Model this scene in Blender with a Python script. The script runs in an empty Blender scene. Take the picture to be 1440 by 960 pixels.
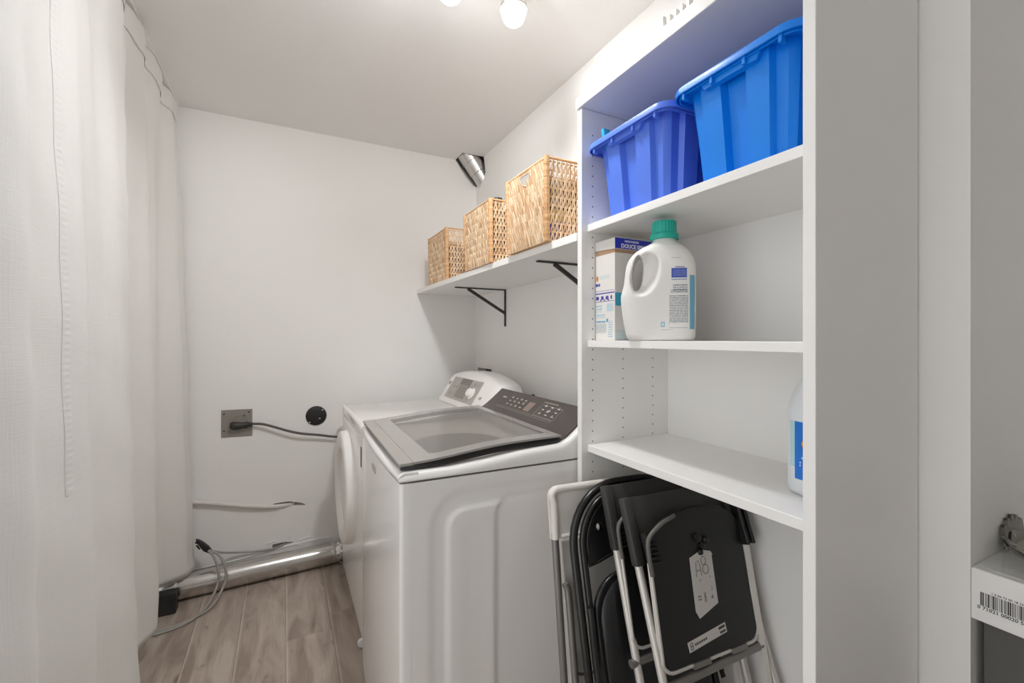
import bpy, bmesh, math, random
from mathutils import Vector, Matrix
from math import sin, cos, pi, radians, sqrt

random.seed(4)
S = bpy.context.scene
COL = S.collection

# ------------------------------------------------------------------ camera
cam_d = bpy.data.cameras.new('camera')
cam = bpy.data.objects.new('camera', cam_d)
COL.objects.link(cam)
cam_d.sensor_width = 36.0
cam_d.lens = 625.0 / 1440.0 * 36.0
cam_d.shift_y = -4.0 / 1440.0
cam_d.clip_start = 0.02
cam.location = (0, 0, 1.33)
cam.rotation_euler = (pi / 2, 0, -math.atan(320.0 / 625.0))
S.camera = cam

# ------------------------------------------------------------------ world, exposure
wd = bpy.data.worlds.new('world')
S.world = wd
wd.use_nodes = True
wd.node_tree.nodes['Background'].inputs[0].default_value = (0.985, 1.0, 1.015, 1)
wd.node_tree.nodes['Background'].inputs[1].default_value = 1.45
S.view_settings.view_transform = 'Standard'
S.view_settings.look = 'None'
S.view_settings.gamma = 1.0
S.view_settings.use_curve_mapping = False
S.view_settings.exposure = 0.12
S.cycles.max_bounces = 14
S.cycles.diffuse_bounces = 12
S.cycles.glossy_bounces = 5
S.cycles.transmission_bounces = 8
S.cycles.transparent_max_bounces = 12
S.cycles.use_denoising = True
BULB = 30.0           # radiance of each globe bulb
la = bpy.data.lights.new('ceiling_downlight', 'AREA')      # unseen area light added to brighten the far wall, no fixture
la.shape = 'DISK'; la.size = 0.16; la.energy = 14.3; la.color = (1.0, 1.0, 1.0)
lo = bpy.data.objects.new('ceiling_downlight', la)
COL.objects.link(lo)
lo.location = (0.46, 1.16, 2.53)
lo.rotation_euler = (radians(38), 0, 0)

# ------------------------------------------------------------------ materials
def lin(c):
    return tuple((v / 12.92 if v <= 0.04045 else ((v + 0.055) / 1.055) ** 2.4) for v in c)

def rgb(r, g, b):
    return lin((r / 255, g / 255, b / 255)) + (1,)

class NT:
    def __init__(s, name):
        s.m = bpy.data.materials.new(name)
        s.m.use_nodes = True
        s.t = s.m.node_tree
        s.b = s.t.nodes['Principled BSDF']
    def n(s, typ, **kw):
        nd = s.t.nodes.new(typ)
        for k, v in kw.items():
            setattr(nd, k, v)
        return nd
    def l(s, a, b):
        s.t.links.new(a, b)
    def math(s, op, a, b=None, c=None):
        nd = s.n('ShaderNodeMath', operation=op)
        for i, v in enumerate((a, b, c)):
            if v is None:
                continue
            if isinstance(v, (int, float)):
                nd.inputs[i].default_value = v
            else:
                s.l(v, nd.inputs[i])
        return nd.outputs[0]
    def mix(s, f, a, b):
        nd = s.n('ShaderNodeMix', data_type='RGBA')
        for i, v in ((0, f), (6, a), (7, b)):
            if isinstance(v, (int, float)):
                nd.inputs[i].default_value = v
            elif isinstance(v, tuple):
                nd.inputs[i].default_value = v
            else:
                s.l(v, nd.inputs[i])
        return nd.outputs[2]

def mat(name, col, rough=0.5, metal=0.0, bump=0.0, bscale=40.0, vary=0.0, vscale=4.0, spec=0.5, coat=0.0, stretch=None, **kw):
    t = NT(name)
    b = t.b
    b.inputs['Base Color'].default_value = col
    b.inputs['Roughness'].default_value = rough
    b.inputs['Metallic'].default_value = metal
    b.inputs['Specular IOR Level'].default_value = spec
    b.inputs['Coat Weight'].default_value = coat
    for k, v in kw.items():
        b.inputs[k].default_value = v
    co = t.n('ShaderNodeTexCoord').outputs['Object']
    if stretch:
        mp = t.n('ShaderNodeMapping')
        mp.inputs['Scale'].default_value = stretch
        t.l(co, mp.inputs[0])
        co = mp.outputs[0]
    if vary:
        no = t.n('ShaderNodeTexNoise')
        no.inputs['Scale'].default_value = vscale
        no.inputs['Detail'].default_value = 5
        t.l(co, no.inputs['Vector'])
        k = t.math('MULTIPLY_ADD', no.outputs[0], 2 * vary, 1 - vary)
        hsv = t.n('ShaderNodeHueSaturation')
        hsv.inputs['Color'].default_value = col
        t.l(k, hsv.inputs['Value'])
        t.l(hsv.outputs[0], b.inputs['Base Color'])
    if bump:
        no = t.n('ShaderNodeTexNoise')
        no.inputs['Scale'].default_value = bscale
        no.inputs['Detail'].default_value = 4
        t.l(co, no.inputs['Vector'])
        bp = t.n('ShaderNodeBump')
        bp.inputs['Strength'].default_value = bump
        bp.inputs['Distance'].default_value = 0.01
        t.l(no.outputs[0], bp.inputs['Height'])
        t.l(bp.outputs[0], b.inputs['Normal'])
    return t.m

def print_mat(name, base, rects, ua, va, rough=0.5, face=None):
    """flat print: rects = (u0,u1,v0,v1,colour[,stripes]) in object space on axes ua, va; face = (axis, sign) limits it to one side"""
    t = NT(name)
    t.b.inputs['Roughness'].default_value = rough
    sep = t.n('ShaderNodeSeparateXYZ')
    t.l(t.n('ShaderNodeTexCoord').outputs['Object'], sep.inputs[0])
    u, v = sep.outputs[ua], sep.outputs[va]
    fm = None
    if face:
        s2 = t.n('ShaderNodeSeparateXYZ')
        tc = t.n('ShaderNodeTexCoord')
        t.l(tc.outputs['Normal'], s2.inputs[0])
        fm = t.math('GREATER_THAN', t.math('MULTIPLY', s2.outputs[face[0]], face[1]), 0.5)
    c = base
    for r in rects:
        u0, u1, v0, v1, colr = r[:5]
        a = t.math('COMPARE', u, (u0 + u1) / 2, (u1 - u0) / 2)
        b = t.math('COMPARE', v, (v0 + v1) / 2, (v1 - v0) / 2)
        f = t.math('MULTIPLY', a, b)
        if len(r) > 5:                                   # rows of small print
            pitch = r[5]
            row = t.math('GREATER_THAN', t.math('FRACT', t.math('MULTIPLY', v, 1 / pitch)), 0.45)
            no = t.n('ShaderNodeTexNoise')
            no.inputs['Scale'].default_value = 1.0
            cx = t.n('ShaderNodeCombineXYZ')
            t.l(t.math('MULTIPLY', u, 420.0), cx.inputs[0])
            t.l(t.math('FLOOR', t.math('MULTIPLY', v, 1 / pitch)), cx.inputs[1])
            t.l(cx.outputs[0], no.inputs['Vector'])
            row = t.math('MULTIPLY', row, t.math('GREATER_THAN', no.outputs[0], 0.43))
            f = t.math('MULTIPLY', f, row)
        if fm is not None:
            f = t.math('MULTIPLY', f, fm)
        c = t.mix(f, c, colr)
    t.l(c, t.b.inputs['Base Color'])
    return t.m

M = {}
def wall_mat(name, col, smear):
    t = NT(name)
    t.b.inputs['Roughness'].default_value = 0.62
    t.b.inputs['Specular IOR Level'].default_value = 0.3
    co = t.n('ShaderNodeTexCoord').outputs['Object']
    n1 = t.n('ShaderNodeTexNoise'); n1.inputs['Scale'].default_value = 2.2; n1.inputs['Detail'].default_value = 6
    n2 = t.n('ShaderNodeTexNoise'); n2.inputs['Scale'].default_value = 260; n2.inputs['Detail'].default_value = 2
    n3 = t.n('ShaderNodeTexNoise'); n3.inputs['Scale'].default_value = 9; n3.inputs['Detail'].default_value = 8
    for n in (n1, n2, n3):
        t.l(co, n.inputs['Vector'])
    k = t.math('MULTIPLY_ADD', n1.outputs[0], 0.06, 0.97)
    sm = t.math('GREATER_THAN', n3.outputs[0], smear)
    k = t.math('MULTIPLY', k, t.math('MULTIPLY_ADD', sm, -0.05, 1.0))
    h = t.n('ShaderNodeHueSaturation'); h.inputs['Color'].default_value = col
    t.l(k, h.inputs['Value']); t.l(h.outputs[0], t.b.inputs['Base Color'])
    bp = t.n('ShaderNodeBump'); bp.inputs['Strength'].default_value = 0.10; bp.inputs['Distance'].default_value = 0.01
    t.l(t.math('ADD', n2.outputs[0], t.math('MULTIPLY', n1.outputs[0], 3.0)), bp.inputs['Height'])
    t.l(bp.outputs[0], t.b.inputs['Normal'])
    return t.m

M['wall'] = wall_mat('painted_wall', rgb(238, 237, 235), 0.74)
M['ceil'] = wall_mat('painted_ceiling', rgb(237, 236, 235), 0.80)
M['board'] = mat('white_melamine', rgb(237, 236, 234), 0.42, bump=0.02, bscale=300, vary=0.015, vscale=12)
M['hole'] = mat('peg_hole_shade', rgb(105, 98, 92), 0.9)
M['appl'] = mat('white_enamel', rgb(238, 236, 233), 0.22, coat=0.35, bump=0.01, bscale=500)
M['applp'] = mat('white_plastic', rgb(240, 238, 235), 0.38)
M['seamgrey'] = mat('grey_seam', rgb(120, 116, 112), 0.7)
M['bed'] = mat('joint_shadow', rgb(160, 147, 136), 0.8)  # own tone of the floor slab seen in the plank joints
M['doorgrey'] = mat('grey_door_paint', rgb(196, 193, 189), 0.6)  # unseen wall behind the camera, greyed to cut its bounce light
M['gasket'] = mat('dark_seam', rgb(60, 57, 55), 0.7)
M['grayglass'] = mat('grey_lid_glass', rgb(154, 150, 146), 0.16, coat=0.5)
M['stripglass'] = mat('grey_lid_handle_strip', rgb(162, 158, 153), 0.3)
M['blacktrim'] = mat('black_trim', rgb(30, 29, 30), 0.28)
M['console'] = mat('brown_grey_console_glass', rgb(72, 64, 61), 0.18, coat=0.4)
M['print'] = mat('pale_print', rgb(176, 168, 162), 0.5)
M['tub'] = mat('tub_plastic', rgb(232, 229, 225), 0.4)
M['steel'] = mat('drum_steel', rgb(150, 147, 143), 0.3, metal=0.9, bump=0.1, bscale=90)
M['panelgrey'] = mat('grey_panel', rgb(172, 167, 161), 0.4)
M['lcd'] = mat('lcd_grey', rgb(118, 113, 108), 0.35)
M['lcd2'] = mat('panel_mid_grey', rgb(140, 135, 129), 0.4)
M['brass'] = mat('brown_foot', rgb(140, 112, 88), 0.6)
M['galv'] = mat('galvanised_duct', rgb(205, 203, 200), 0.22, metal=1.0, bump=0.03, bscale=30, vary=0.05, vscale=8)
M['foil'] = mat('crinkled_foil', rgb(222, 220, 217), 0.2, metal=1.0, bump=0.8, bscale=60)
M['plate'] = mat('weathered_metal_plate', rgb(150, 146, 140), 0.5, metal=0.35, bump=0.12, bscale=40, vary=0.16, vscale=22)
M['black'] = mat('black_plastic', rgb(34, 33, 33), 0.45, bump=0.03, bscale=200)
M['blackrub'] = mat('black_rubber', rgb(46, 43, 41), 0.5)
M['cordgrey'] = mat('grey_cord', rgb(84, 78, 74), 0.5)
M['white_cable'] = mat('white_cable', rgb(214, 210, 205), 0.45)
M['coax'] = mat('grey_cable', rgb(160, 156, 150), 0.45)
M['chairblack'] = mat('black_moulded_plastic', rgb(23, 23, 23), 0.42, bump=0.05, bscale=350, vary=0.2, vscale=9)
M['sleeve'] = mat('dark_grey_moulded_plastic', rgb(62, 61, 59), 0.4, bump=0.04, bscale=300)
M['vinyl'] = mat('black_vinyl', rgb(24, 24, 26), 0.3, bump=0.06, bscale=160)
M['tubeblack'] = mat('black_enamel_tube', rgb(30, 29, 28), 0.25)
M['silver'] = mat('silver_tube', rgb(212, 208, 202), 0.36, metal=0.4)
M['flat_silver'] = mat('pale_flat_bar', rgb(226, 222, 216), 0.45, metal=0.1)
M['greytube'] = mat('grey_tube', rgb(134, 131, 127), 0.35, metal=0.5)
M['chairwhite'] = mat('white_chair_plastic', rgb(226, 222, 215), 0.4)
M['paper'] = mat('sticker_paper', rgb(205, 201, 196), 0.7)
M['ink'] = mat('ink', rgb(70, 67, 66), 0.7)
M['pencil'] = mat('faint_pen', rgb(118, 114, 111), 0.7)
M['hoop'] = mat('grey_hoop', rgb(98, 96, 92), 0.4)
M['inkblue'] = mat('blue_ink', rgb(58, 52, 160), 0.6)
M['inkwhite'] = mat('white_ink', rgb(225, 225, 240), 0.6)
M['chrome'] = mat('chrome', rgb(205, 203, 200), 0.12, metal=1.0)
M['bluetub'] = mat('periwinkle_blue_plastic', rgb(86, 124, 226), 0.32, bump=0.03, bscale=14, vary=0.03, vscale=5)
M['azuretub'] = mat('azure_blue_plastic', rgb(0, 128, 230), 0.32, bump=0.03, bscale=14, vary=0.03, vscale=5)
M['teal'] = mat('teal_cap', rgb(22, 170, 152), 0.38)
M['cyan'] = mat('cyan_packet', rgb(40, 165, 205), 0.5)
M['card'] = mat('brown_cardboard', rgb(176, 142, 112), 0.8)
M['iron'] = mat('black_iron', rgb(52, 49, 47), 0.5)
M['yellow'] = mat('yellow_packet', rgb(205, 198, 40), 0.5)
M['bluepk'] = mat('blue_packet', rgb(26, 66, 170), 0.5)
M['darkcloth'] = mat('dark_items', rgb(46, 42, 44), 0.8)
M['greypk'] = mat('grey_violet_cloth', rgb(120, 105, 118), 0.8)
M['niche'] = mat('dark_grey_board', rgb(92, 91, 88), 0.7)  # shade of the unlit space under the ledge, put into the colour
M['rack'] = mat('white_coated_wire', rgb(240, 238, 233), 0.35)

def fabric():
    t = NT('white_linen')
    t.b.inputs['Base Color'].default_value = rgb(237, 236, 233)
    t.b.inputs['Roughness'].default_value = 0.9
    t.b.inputs['Specular IOR Level'].default_value = 0.15
    t.b.inputs['Sheen Weight'].default_value = 0.15
    co = t.n('ShaderNodeTexCoord').outputs['Object']
    hs = []
    for sc_ in ((40, 300, 6), (60, 8, 420), (3, 6, 2.2)):
        mp = t.n('ShaderNodeMapping'); mp.inputs['Scale'].default_value = sc_
        no = t.n('ShaderNodeTexNoise'); no.inputs['Scale'].default_value = 1.0; no.inputs['Detail'].default_value = 3
        t.l(co, mp.inputs[0]); t.l(mp.outputs[0], no.inputs['Vector']); hs.append(no.outputs[0])
    bp = t.n('ShaderNodeBump'); bp.inputs['Strength'].default_value = 0.22; bp.inputs['Distance'].default_value = 0.004
    t.l(t.math('ADD', t.math('ADD', hs[0], hs[1]), t.math('MULTIPLY', hs[2], 5.0)), bp.inputs['Height'])
    t.l(bp.outputs[0], t.b.inputs['Normal'])
    tr = t.n('ShaderNodeBsdfTranslucent'); tr.inputs[0].default_value = rgb(237, 236, 233)
    mx = t.n('ShaderNodeMixShader'); mx.inputs[0].default_value = 0.15
    t.l(t.b.outputs[0], mx.inputs[1]); t.l(tr.outputs[0], mx.inputs[2])
    t.l(mx.outputs[0], t.t.nodes['Material Output'].inputs[0])
    return t.m
M['linen'] = fabric()

def wood(name, seed):
    t = NT(name)
    t.b.inputs['Roughness'].default_value = 0.42
    t.b.inputs['Specular IOR Level'].default_value = 0.4
    co = t.n('ShaderNodeTexCoord').outputs['Object']
    oi = t.n('ShaderNodeObjectInfo')
    off = t.n('ShaderNodeVectorMath', operation='MULTIPLY_ADD')
    t.l(co, off.inputs[0]); off.inputs[1].default_value = (1, 1, 1)
    cx = t.n('ShaderNodeCombineXYZ')
    t.l(t.math('MULTIPLY', oi.outputs['Random'], 37.0), cx.inputs[0]); t.l(t.math('MULTIPLY', oi.outputs['Random'], 91.0), cx.inputs[1])
    t.l(cx.outputs[0], off.inputs[2])
    def noise(scale, det, dist=0.0):
        mp = t.n('ShaderNodeMapping'); mp.inputs['Scale'].default_value = scale
        no = t.n('ShaderNodeTexNoise'); no.inputs['Scale'].default_value = 1; no.inputs['Detail'].default_value = det; no.inputs['Distortion'].default_value = dist
        t.l(off.outputs[0], mp.inputs[0]); t.l(mp.outputs[0], no.inputs['Vector'])
        return no.outputs[0]
    fine = noise((150, 4, 1), 5)
    cloud = noise((11, 2.2, 1), 4, 1.2)
    knot = noise((16, 5.5, 1), 2, 0.5)
    cf_ = t.n('ShaderNodeMapRange'); cf_.inputs[1].default_value = 0.34; cf_.inputs[2].default_value = 0.66
    t.l(cloud, cf_.inputs[0])
    base = t.mix(cf_.outputs[0], rgb(158, 142, 131), rgb(206, 193, 181))
    base = t.mix(t.math('MULTIPLY', t.math('SUBTRACT', 1.0, fine), 0.55), base, rgb(140, 125, 114))
    kf = t.n('ShaderNodeMapRange'); kf.inputs[1].default_value = 0.63; kf.inputs[2].default_value = 0.76
    t.l(knot, kf.inputs[0])
    base = t.mix(t.math('MULTIPLY', kf.outputs[0], 0.75), base, rgb(104, 89, 79))
    sx = t.n('ShaderNodeSeparateXYZ'); t.l(co, sx.inputs[0])
    ef = t.n('ShaderNodeMapRange'); ef.inputs[1].default_value = 0.011; ef.inputs[2].default_value = 0.002
    t.l(sx.outputs[0], ef.inputs[0])
    base = t.mix(t.math('MULTIPLY', ef.outputs[0], 0.55), base, rgb(222, 211, 200))
    h = t.n('ShaderNodeHueSaturation'); t.l(base, h.inputs['Color'])
    t.l(t.math('MULTIPLY_ADD', oi.outputs['Random'], 0.12, 0.94), h.inputs['Value'])
    t.l(h.outputs[0], t.b.inputs['Base Color'])
    bp = t.n('ShaderNodeBump'); bp.inputs['Strength'].default_value = 0.08; bp.inputs['Distance'].default_value = 0.004
    t.l(fine, bp.inputs['Height']); t.l(bp.outputs[0], t.b.inputs['Normal'])
    return t.m
M['wood'] = wood('grey_brown_laminate', 0)

def wicker(name, c1, c2):
    t = NT(name)
    t.b.inputs['Roughness'].default_value = 0.65
    co = t.n('ShaderNodeTexCoord').outputs['Object']
    no = t.n('ShaderNodeTexNoise'); no.inputs['Scale'].default_value = 120; no.inputs['Detail'].default_value = 2
    t.l(co, no.inputs['Vector'])
    ri = t.n('ShaderNodeNewGeometry').outputs['Random Per Island']
    f = t.math('ADD', t.math('MULTIPLY', ri, 0.75), t.math('MULTIPLY', no.outputs[0], 0.25))
    t.l(t.mix(f, c1, c2), t.b.inputs['Base Color'])
    return t.m
M['wick'] = wicker('straw_weave', rgb(188, 142, 94), rgb(252, 232, 202))
M['wickd'] = wicker('tan_binding', rgb(196, 148, 100), rgb(232, 196, 152))

def glass(name, col, rough, ior=1.45, transp=None):
    t = NT(name)
    t.b.inputs['Base Color'].default_value = col
    t.b.inputs['Roughness'].default_value = rough
    t.b.inputs['IOR'].default_value = ior
    t.b.inputs['Transmission Weight'].default_value = 1.0
    return t.m
M['smoke'] = glass('smoked_glass', rgb(196, 192, 176), 0.05)
def clear():
    t = NT('clear_glass')
    tr = t.n('ShaderNodeBsdfTransparent'); tr.inputs[0].default_value = (.97, .975, .97, 1)
    gl = t.n('ShaderNodeBsdfGlossy'); gl.inputs[1].default_value = .02
    mx = t.n('ShaderNodeMixShader'); mx.inputs[0].default_value = .06
    t.l(tr.outputs[0], mx.inputs[1]); t.l(gl.outputs[0], mx.inputs[2])
    t.l(mx.outputs[0], t.t.nodes['Material Output'].inputs[0])
    return t.m
M['clear'] = clear()

def lidpane():
    t = NT('tinted_lid_pane')
    tr = t.n('ShaderNodeBsdfTransparent'); tr.inputs[0].default_value = (0.84, 0.83, 0.82, 1)
    gl = t.n('ShaderNodeBsdfGlossy'); gl.inputs[1].default_value = 0.05
    df = t.n('ShaderNodeBsdfDiffuse'); df.inputs[0].default_value = rgb(190, 186, 180)
    fr = t.n('ShaderNodeFresnel'); fr.inputs[0].default_value = 1.5
    m0 = t.n('ShaderNodeMixShader'); m0.inputs[0].default_value = 0.2
    t.l(tr.outputs[0], m0.inputs[1]); t.l(df.outputs[0], m0.inputs[2])
    bf = t.n('ShaderNodeNewGeometry').outputs['Backfacing']
    mx = t.n('ShaderNodeMixShader'); t.l(t.math('MULTIPLY', fr.outputs[0], t.math('SUBTRACT', 1.0, bf)), mx.inputs[0])
    t.l(m0.outputs[0], mx.inputs[1]); t.l(gl.outputs[0], mx.inputs[2])
    t.l(mx.outputs[0], t.t.nodes['Material Output'].inputs[0])
    return t.m
M['lidpane'] = lidpane()

def emis(name, col, s):
    t = NT(name)
    t.b.inputs['Base Color'].default_value = (1, 1, 1, 1)
    t.b.inputs['Emission Color'].default_value = col
    t.b.inputs['Emission Strength'].default_value = s
    return t.m
M['bulb'] = emis('lit_globe', (1.0, 1.0, 1.0, 1), BULB)

# ------------------------------------------------------------------ geometry helpers: g = (verts, faces)
def join(*gs):
    V, F = [], []
    for v, f in gs:
        o = len(V)
        V += list(v)
        F += [tuple(i + o for i in q) for q in f]
    return V, F

def box(x0, x1, y0, y1, z0, z1, bev=0.0, seg=2):
    bm = bmesh.new()
    bmesh.ops.create_cube(bm, size=1)
    for v in bm.verts:
        v.co = Vector((x0 + (v.co.x + .5) * (x1 - x0), y0 + (v.co.y + .5) * (y1 - y0), z0 + (v.co.z + .5) * (z1 - z0)))
    if bev:
        bmesh.ops.bevel(bm, geom=list(bm.edges), offset=bev, segments=seg, profile=0.5, affect='EDGES')
    return bmg(bm)

def bmg(bm):
    bm.verts.index_update()
    bmesh.ops.recalc_face_normals(bm, faces=list(bm.faces))
    r = ([v.co.copy() for v in bm.verts], [tuple(v.index for v in f.verts) for f in bm.faces])
    bm.free()
    return r

def xf(g, mtx):
    return [mtx @ Vector(v) for v in g[0]], g[1]

def fn(g, f):
    return [Vector(f(Vector(v))) for v in g[0]], g[1]

def smooth_path(pts, n=8, closed=False):
    P = [Vector(p) for p in pts]
    if len(P) < 3:
        return P
    out = []
    m = len(P)
    rng = range(m if closed else m - 1)
    for i in rng:
        p0 = P[(i - 1) % m] if (closed or i > 0) else P[0] * 2 - P[1]
        p1, p2 = P[i], P[(i + 1) % m]
        p3 = P[(i + 2) % m] if (closed or i + 2 < m) else P[-1] * 2 - P[-2]
        for k in range(n):
            t = k / n
            out.append(0.5 * ((2 * p1) + (p2 - p0) * t + (2 * p0 - 5 * p1 + 4 * p2 - p3) * t * t + (3 * p1 - p0 - 3 * p2 + p3) * t ** 3))
    if not closed:
        out.append(P[-1])
    return out

def tube(pts, r, n=10, closed=False, rx=None, up=None):
    """sweep of a circle (or an ellipse r x rx) along pts"""
    P = [Vector(p) for p in pts]
    m = len(P)
    V, F = [], []
    prev = None
    for i, p in enumerate(P):
        a = P[(i - 1) % m] if (closed or i > 0) else p
        b = P[(i + 1) % m] if (closed or i < m - 1) else p
        d = (b - a).normalized()
        if prev is None:
            ref = Vector(up) if up else (Vector((0, 0, 1)) if abs(d.z) < 0.9 else Vector((1, 0, 0)))
        else:
            ref = prev
        u = (ref - d * ref.dot(d)).normalized()
        prev = u
        w = d.cross(u)
        rr = r[i] if isinstance(r, (list, tuple)) else r
        r2 = rx if rx else rr
        for k in range(n):
            t = 2 * pi * k / n
            V.append(p + u * cos(t) * rr + w * sin(t) * r2)
    for i in range(m if closed else m - 1):
        for k in range(n):
            a, b = i * n, ((i + 1) % m) * n
            F.append((a + k, a + (k + 1) % n, b + (k + 1) % n, b + k))
    if not closed:
        F.append(tuple(range(n - 1, -1, -1)))
        F.append(tuple(range((m - 1) * n, m * n)))
    return V, F

def strip(p, q, w, t, up=(0, -1, 0)):
    """4-sided stick from p to q, w wide, t thick along up"""
    p, q, up = Vector(p), Vector(q), Vector(up)
    d = (q - p).normalized()
    s = d.cross(up).normalized() * (w / 2)
    up = s.cross(d).normalized() * (t / 2)
    V = [c + a * s + b * up for c in (p, q) for a, b in ((-1, -1), (1, -1), (1, 1), (-1, 1))]
    return V, [(0, 1, 5, 4), (1, 2, 6, 5), (2, 3, 7, 6), (3, 0, 4, 7), (3, 2, 1, 0), (4, 5, 6, 7)]

def lathe(prof, n=32, cap=True):
    V, F = [], []
    for r, z in prof:
        for k in range(n):
            t = 2 * pi * k / n
            V.append(Vector((r * cos(t), r * sin(t), z)))
    for i in range(len(prof) - 1):
        for k in range(n):
            F.append((i * n + k, i * n + (k + 1) % n, (i + 1) * n + (k + 1) % n, (i + 1) * n + k))
    if cap:
        F.append(tuple(range(n - 1, -1, -1)))
        F.append(tuple(range((len(prof) - 1) * n, len(prof) * n)))
    return V, F

def loft(secs, caps=True, closed=True):
    n = len(secs[0])
    V = [Vector(p) for s in secs for p in s]
    F = []
    for i in range(len(secs) - 1):
        for k in range(n if closed else n - 1):
            F.append((i * n + k, i * n + (k + 1) % n, (i + 1) * n + (k + 1) % n, (i + 1) * n + k))
    if caps and closed:
        F.append(tuple(range(n - 1, -1, -1)))
        F.append(tuple(range((len(secs) - 1) * n, len(secs) * n)))
    return V, F

def rrect(w, h, r, seg=5, cx=0, cy=0):
    out = []
    for sx, sy, a0 in ((1, 1, 0), (-1, 1, 90), (-1, -1, 180), (1, -1, 270)):
        for k in range(seg + 1):
            a = radians(a0 + 90 * k / seg)
            out.append((cx + sx * (w / 2 - r) + r * cos(a), cy + sy * (h / 2 - r) + r * sin(a)))
    return out

def prism(poly, f, t0, t1):
    """poly of (a,b); f(a,b,t) -> point; slab from t0 to t1"""
    n = len(poly)
    V = [Vector(f(a, b, t)) for t in (t0, t1) for a, b in poly]
    F = [tuple(range(n - 1, -1, -1)), tuple(range(n, 2 * n))]
    F += [(k, (k + 1) % n, n + (k + 1) % n, n + k) for k in range(n)]
    return V, F

# ------------------------------------------------------------------ objects
def obj(name, g, m, parent=None, loc=None, smooth=None, bevel=None, seg=2):
    """mesh object; vertices are world (or parent-local) coordinates; loc moves the origin"""
    me = bpy.data.meshes.new(name)
    V = [Vector(v) for v in g[0]]
    if loc is not None:
        L = Vector(loc)
        V = [v - L for v in V]
    me.from_pydata([tuple(v) for v in V], [], g[1])
    bm = bmesh.new(); bm.from_mesh(me)
    bmesh.ops.recalc_face_normals(bm, faces=list(bm.faces))
    bm.to_mesh(me); bm.free()
    me.materials.append(M[m] if isinstance(m, str) else m)
    if smooth is not None:
        me.polygons.foreach_set('use_smooth', [True] * len(me.polygons))
        me.set_sharp_from_angle(angle=radians(smooth))
    o = bpy.data.objects.new(name, me)
    COL.objects.link(o)
    if loc is not None:
        o.location = loc
    if parent is not None:
        o.parent = parent
    if bevel:
        md = o.modifiers.new('bevel', 'BEVEL')
        md.width = bevel; md.segments = seg; md.limit_method = 'ANGLE'
    return o

def part(name, g, m, root, **kw):
    """g in world coordinates, root an unrotated Empty"""
    L = root.location
    if root.parent:
        L = L + root.parent.location
    return obj(name, ([Vector(v) - L for v in g[0]], g[1]), m, root, **kw)

def sub(name, g, m, p, **kw):
    """g in world coordinates under a part whose own origin is at its root's location"""
    L = p.parent.location
    return obj(name, ([Vector(v) - L for v in g[0]], g[1]), m, p, **kw)

def tag(o, label=None, cat=None, group=None, kind=None):
    if label: o['label'] = label
    if cat: o['category'] = cat
    if group: o['group'] = group
    if kind: o['kind'] = kind
    return o

def thing(name, label, cat, loc=(0, 0, 0), rot=None, group=None):
    o = bpy.data.objects.new(name, None)
    o.empty_display_size = 0.05
    COL.objects.link(o)
    o.location = loc
    if rot: o.rotation_euler = rot
    return tag(o, label, cat, group)

def struct(name, g, m, **kw):
    return tag(obj(name, g, m, **kw), kind='structure')

def copy_tree(o, parent=None):
    c = o.copy()
    COL.objects.link(c)
    c.parent = parent
    for ch in list(o.children):
        copy_tree(ch, c)
    return c

def baked(o):
    """apply the modifiers of o"""
    dg = bpy.context.evaluated_depsgraph_get()
    me = bpy.data.meshes.new_from_object(o.evaluated_get(dg))
    o.modifiers.clear()
    o.data = me
    return o

def cut(o, cutters, frame=None):
    tmp = []
    for g in cutters:
        c = obj('cutter', g, 'gasket', frame)
        md = o.modifiers.new('b', 'BOOLEAN'); md.operation = 'DIFFERENCE'; md.object = c; md.solver = 'EXACT'
        tmp.append(c)
    bpy.context.view_layer.update()
    baked(o)
    for c in tmp:
        bpy.data.objects.remove(c)

def hull(pts):
    bm = bmesh.new()
    for p in pts:
        bm.verts.new(p)
    r = bmesh.ops.convex_hull(bm, input=list(bm.verts))
    bmesh.ops.delete(bm, geom=[e for e in set(r['geom_interior']) | set(r['geom_unused']) if isinstance(e, bmesh.types.BMVert)], context='VERTS')
    return bmg(bm)

def text_geo(s, size, f, thick=0.0003, bold=0.0):
    """flat lettering: f(x, y, t) places text space in the world"""
    cu = bpy.data.curves.new('t', 'FONT')
    cu.body = s; cu.size = size; cu.extrude = thick; cu.offset = bold; cu.resolution_u = 3
    o = bpy.data.objects.new('t', cu); COL.objects.link(o)
    bpy.context.view_layer.update()
    me = bpy.data.meshes.new_from_object(o.evaluated_get(bpy.context.evaluated_depsgraph_get()))
    g = ([Vector(f(v.co.x, v.co.y, v.co.z)) for v in me.vertices], [tuple(p.vertices) for p in me.polygons])
    bpy.data.objects.remove(o)
    return g

# ================================================================== the room
W, YB, ZC = 1.201, 2.90, 2.56          # right wall, back wall, ceiling
XL, YF, XN, YN = -1.05, -.55, 1.62, 0.367

floor = struct('floor', box(XL, XN, YF, YB + .02, -0.06, -0.008), 'bed')
def planks():
    w = 0.188
    k0 = -6
    protos = {}
    for k in range(k0, 9):
        x0 = 0.006 + k * w
        x1 = x0 + w
        if x1 < XL or x0 > XN: continue
        a, b = max(x0, XL), min(x1, XN)
        y = YF - random.uniform(0, 1.1)
        while y < YB:
            e = y + 1.25
            ya, yb = max(y, YF), min(e, YB)
            if yb - ya > 0.02:
                g = box(a + .0003, b - .0003, ya + .0003, yb - .0003, -0.0085, 0.0, 0.0012, 1)
                obj('plank', g, 'wood', floor, loc=(a, ya, 0))
            y = e
planks()

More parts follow.
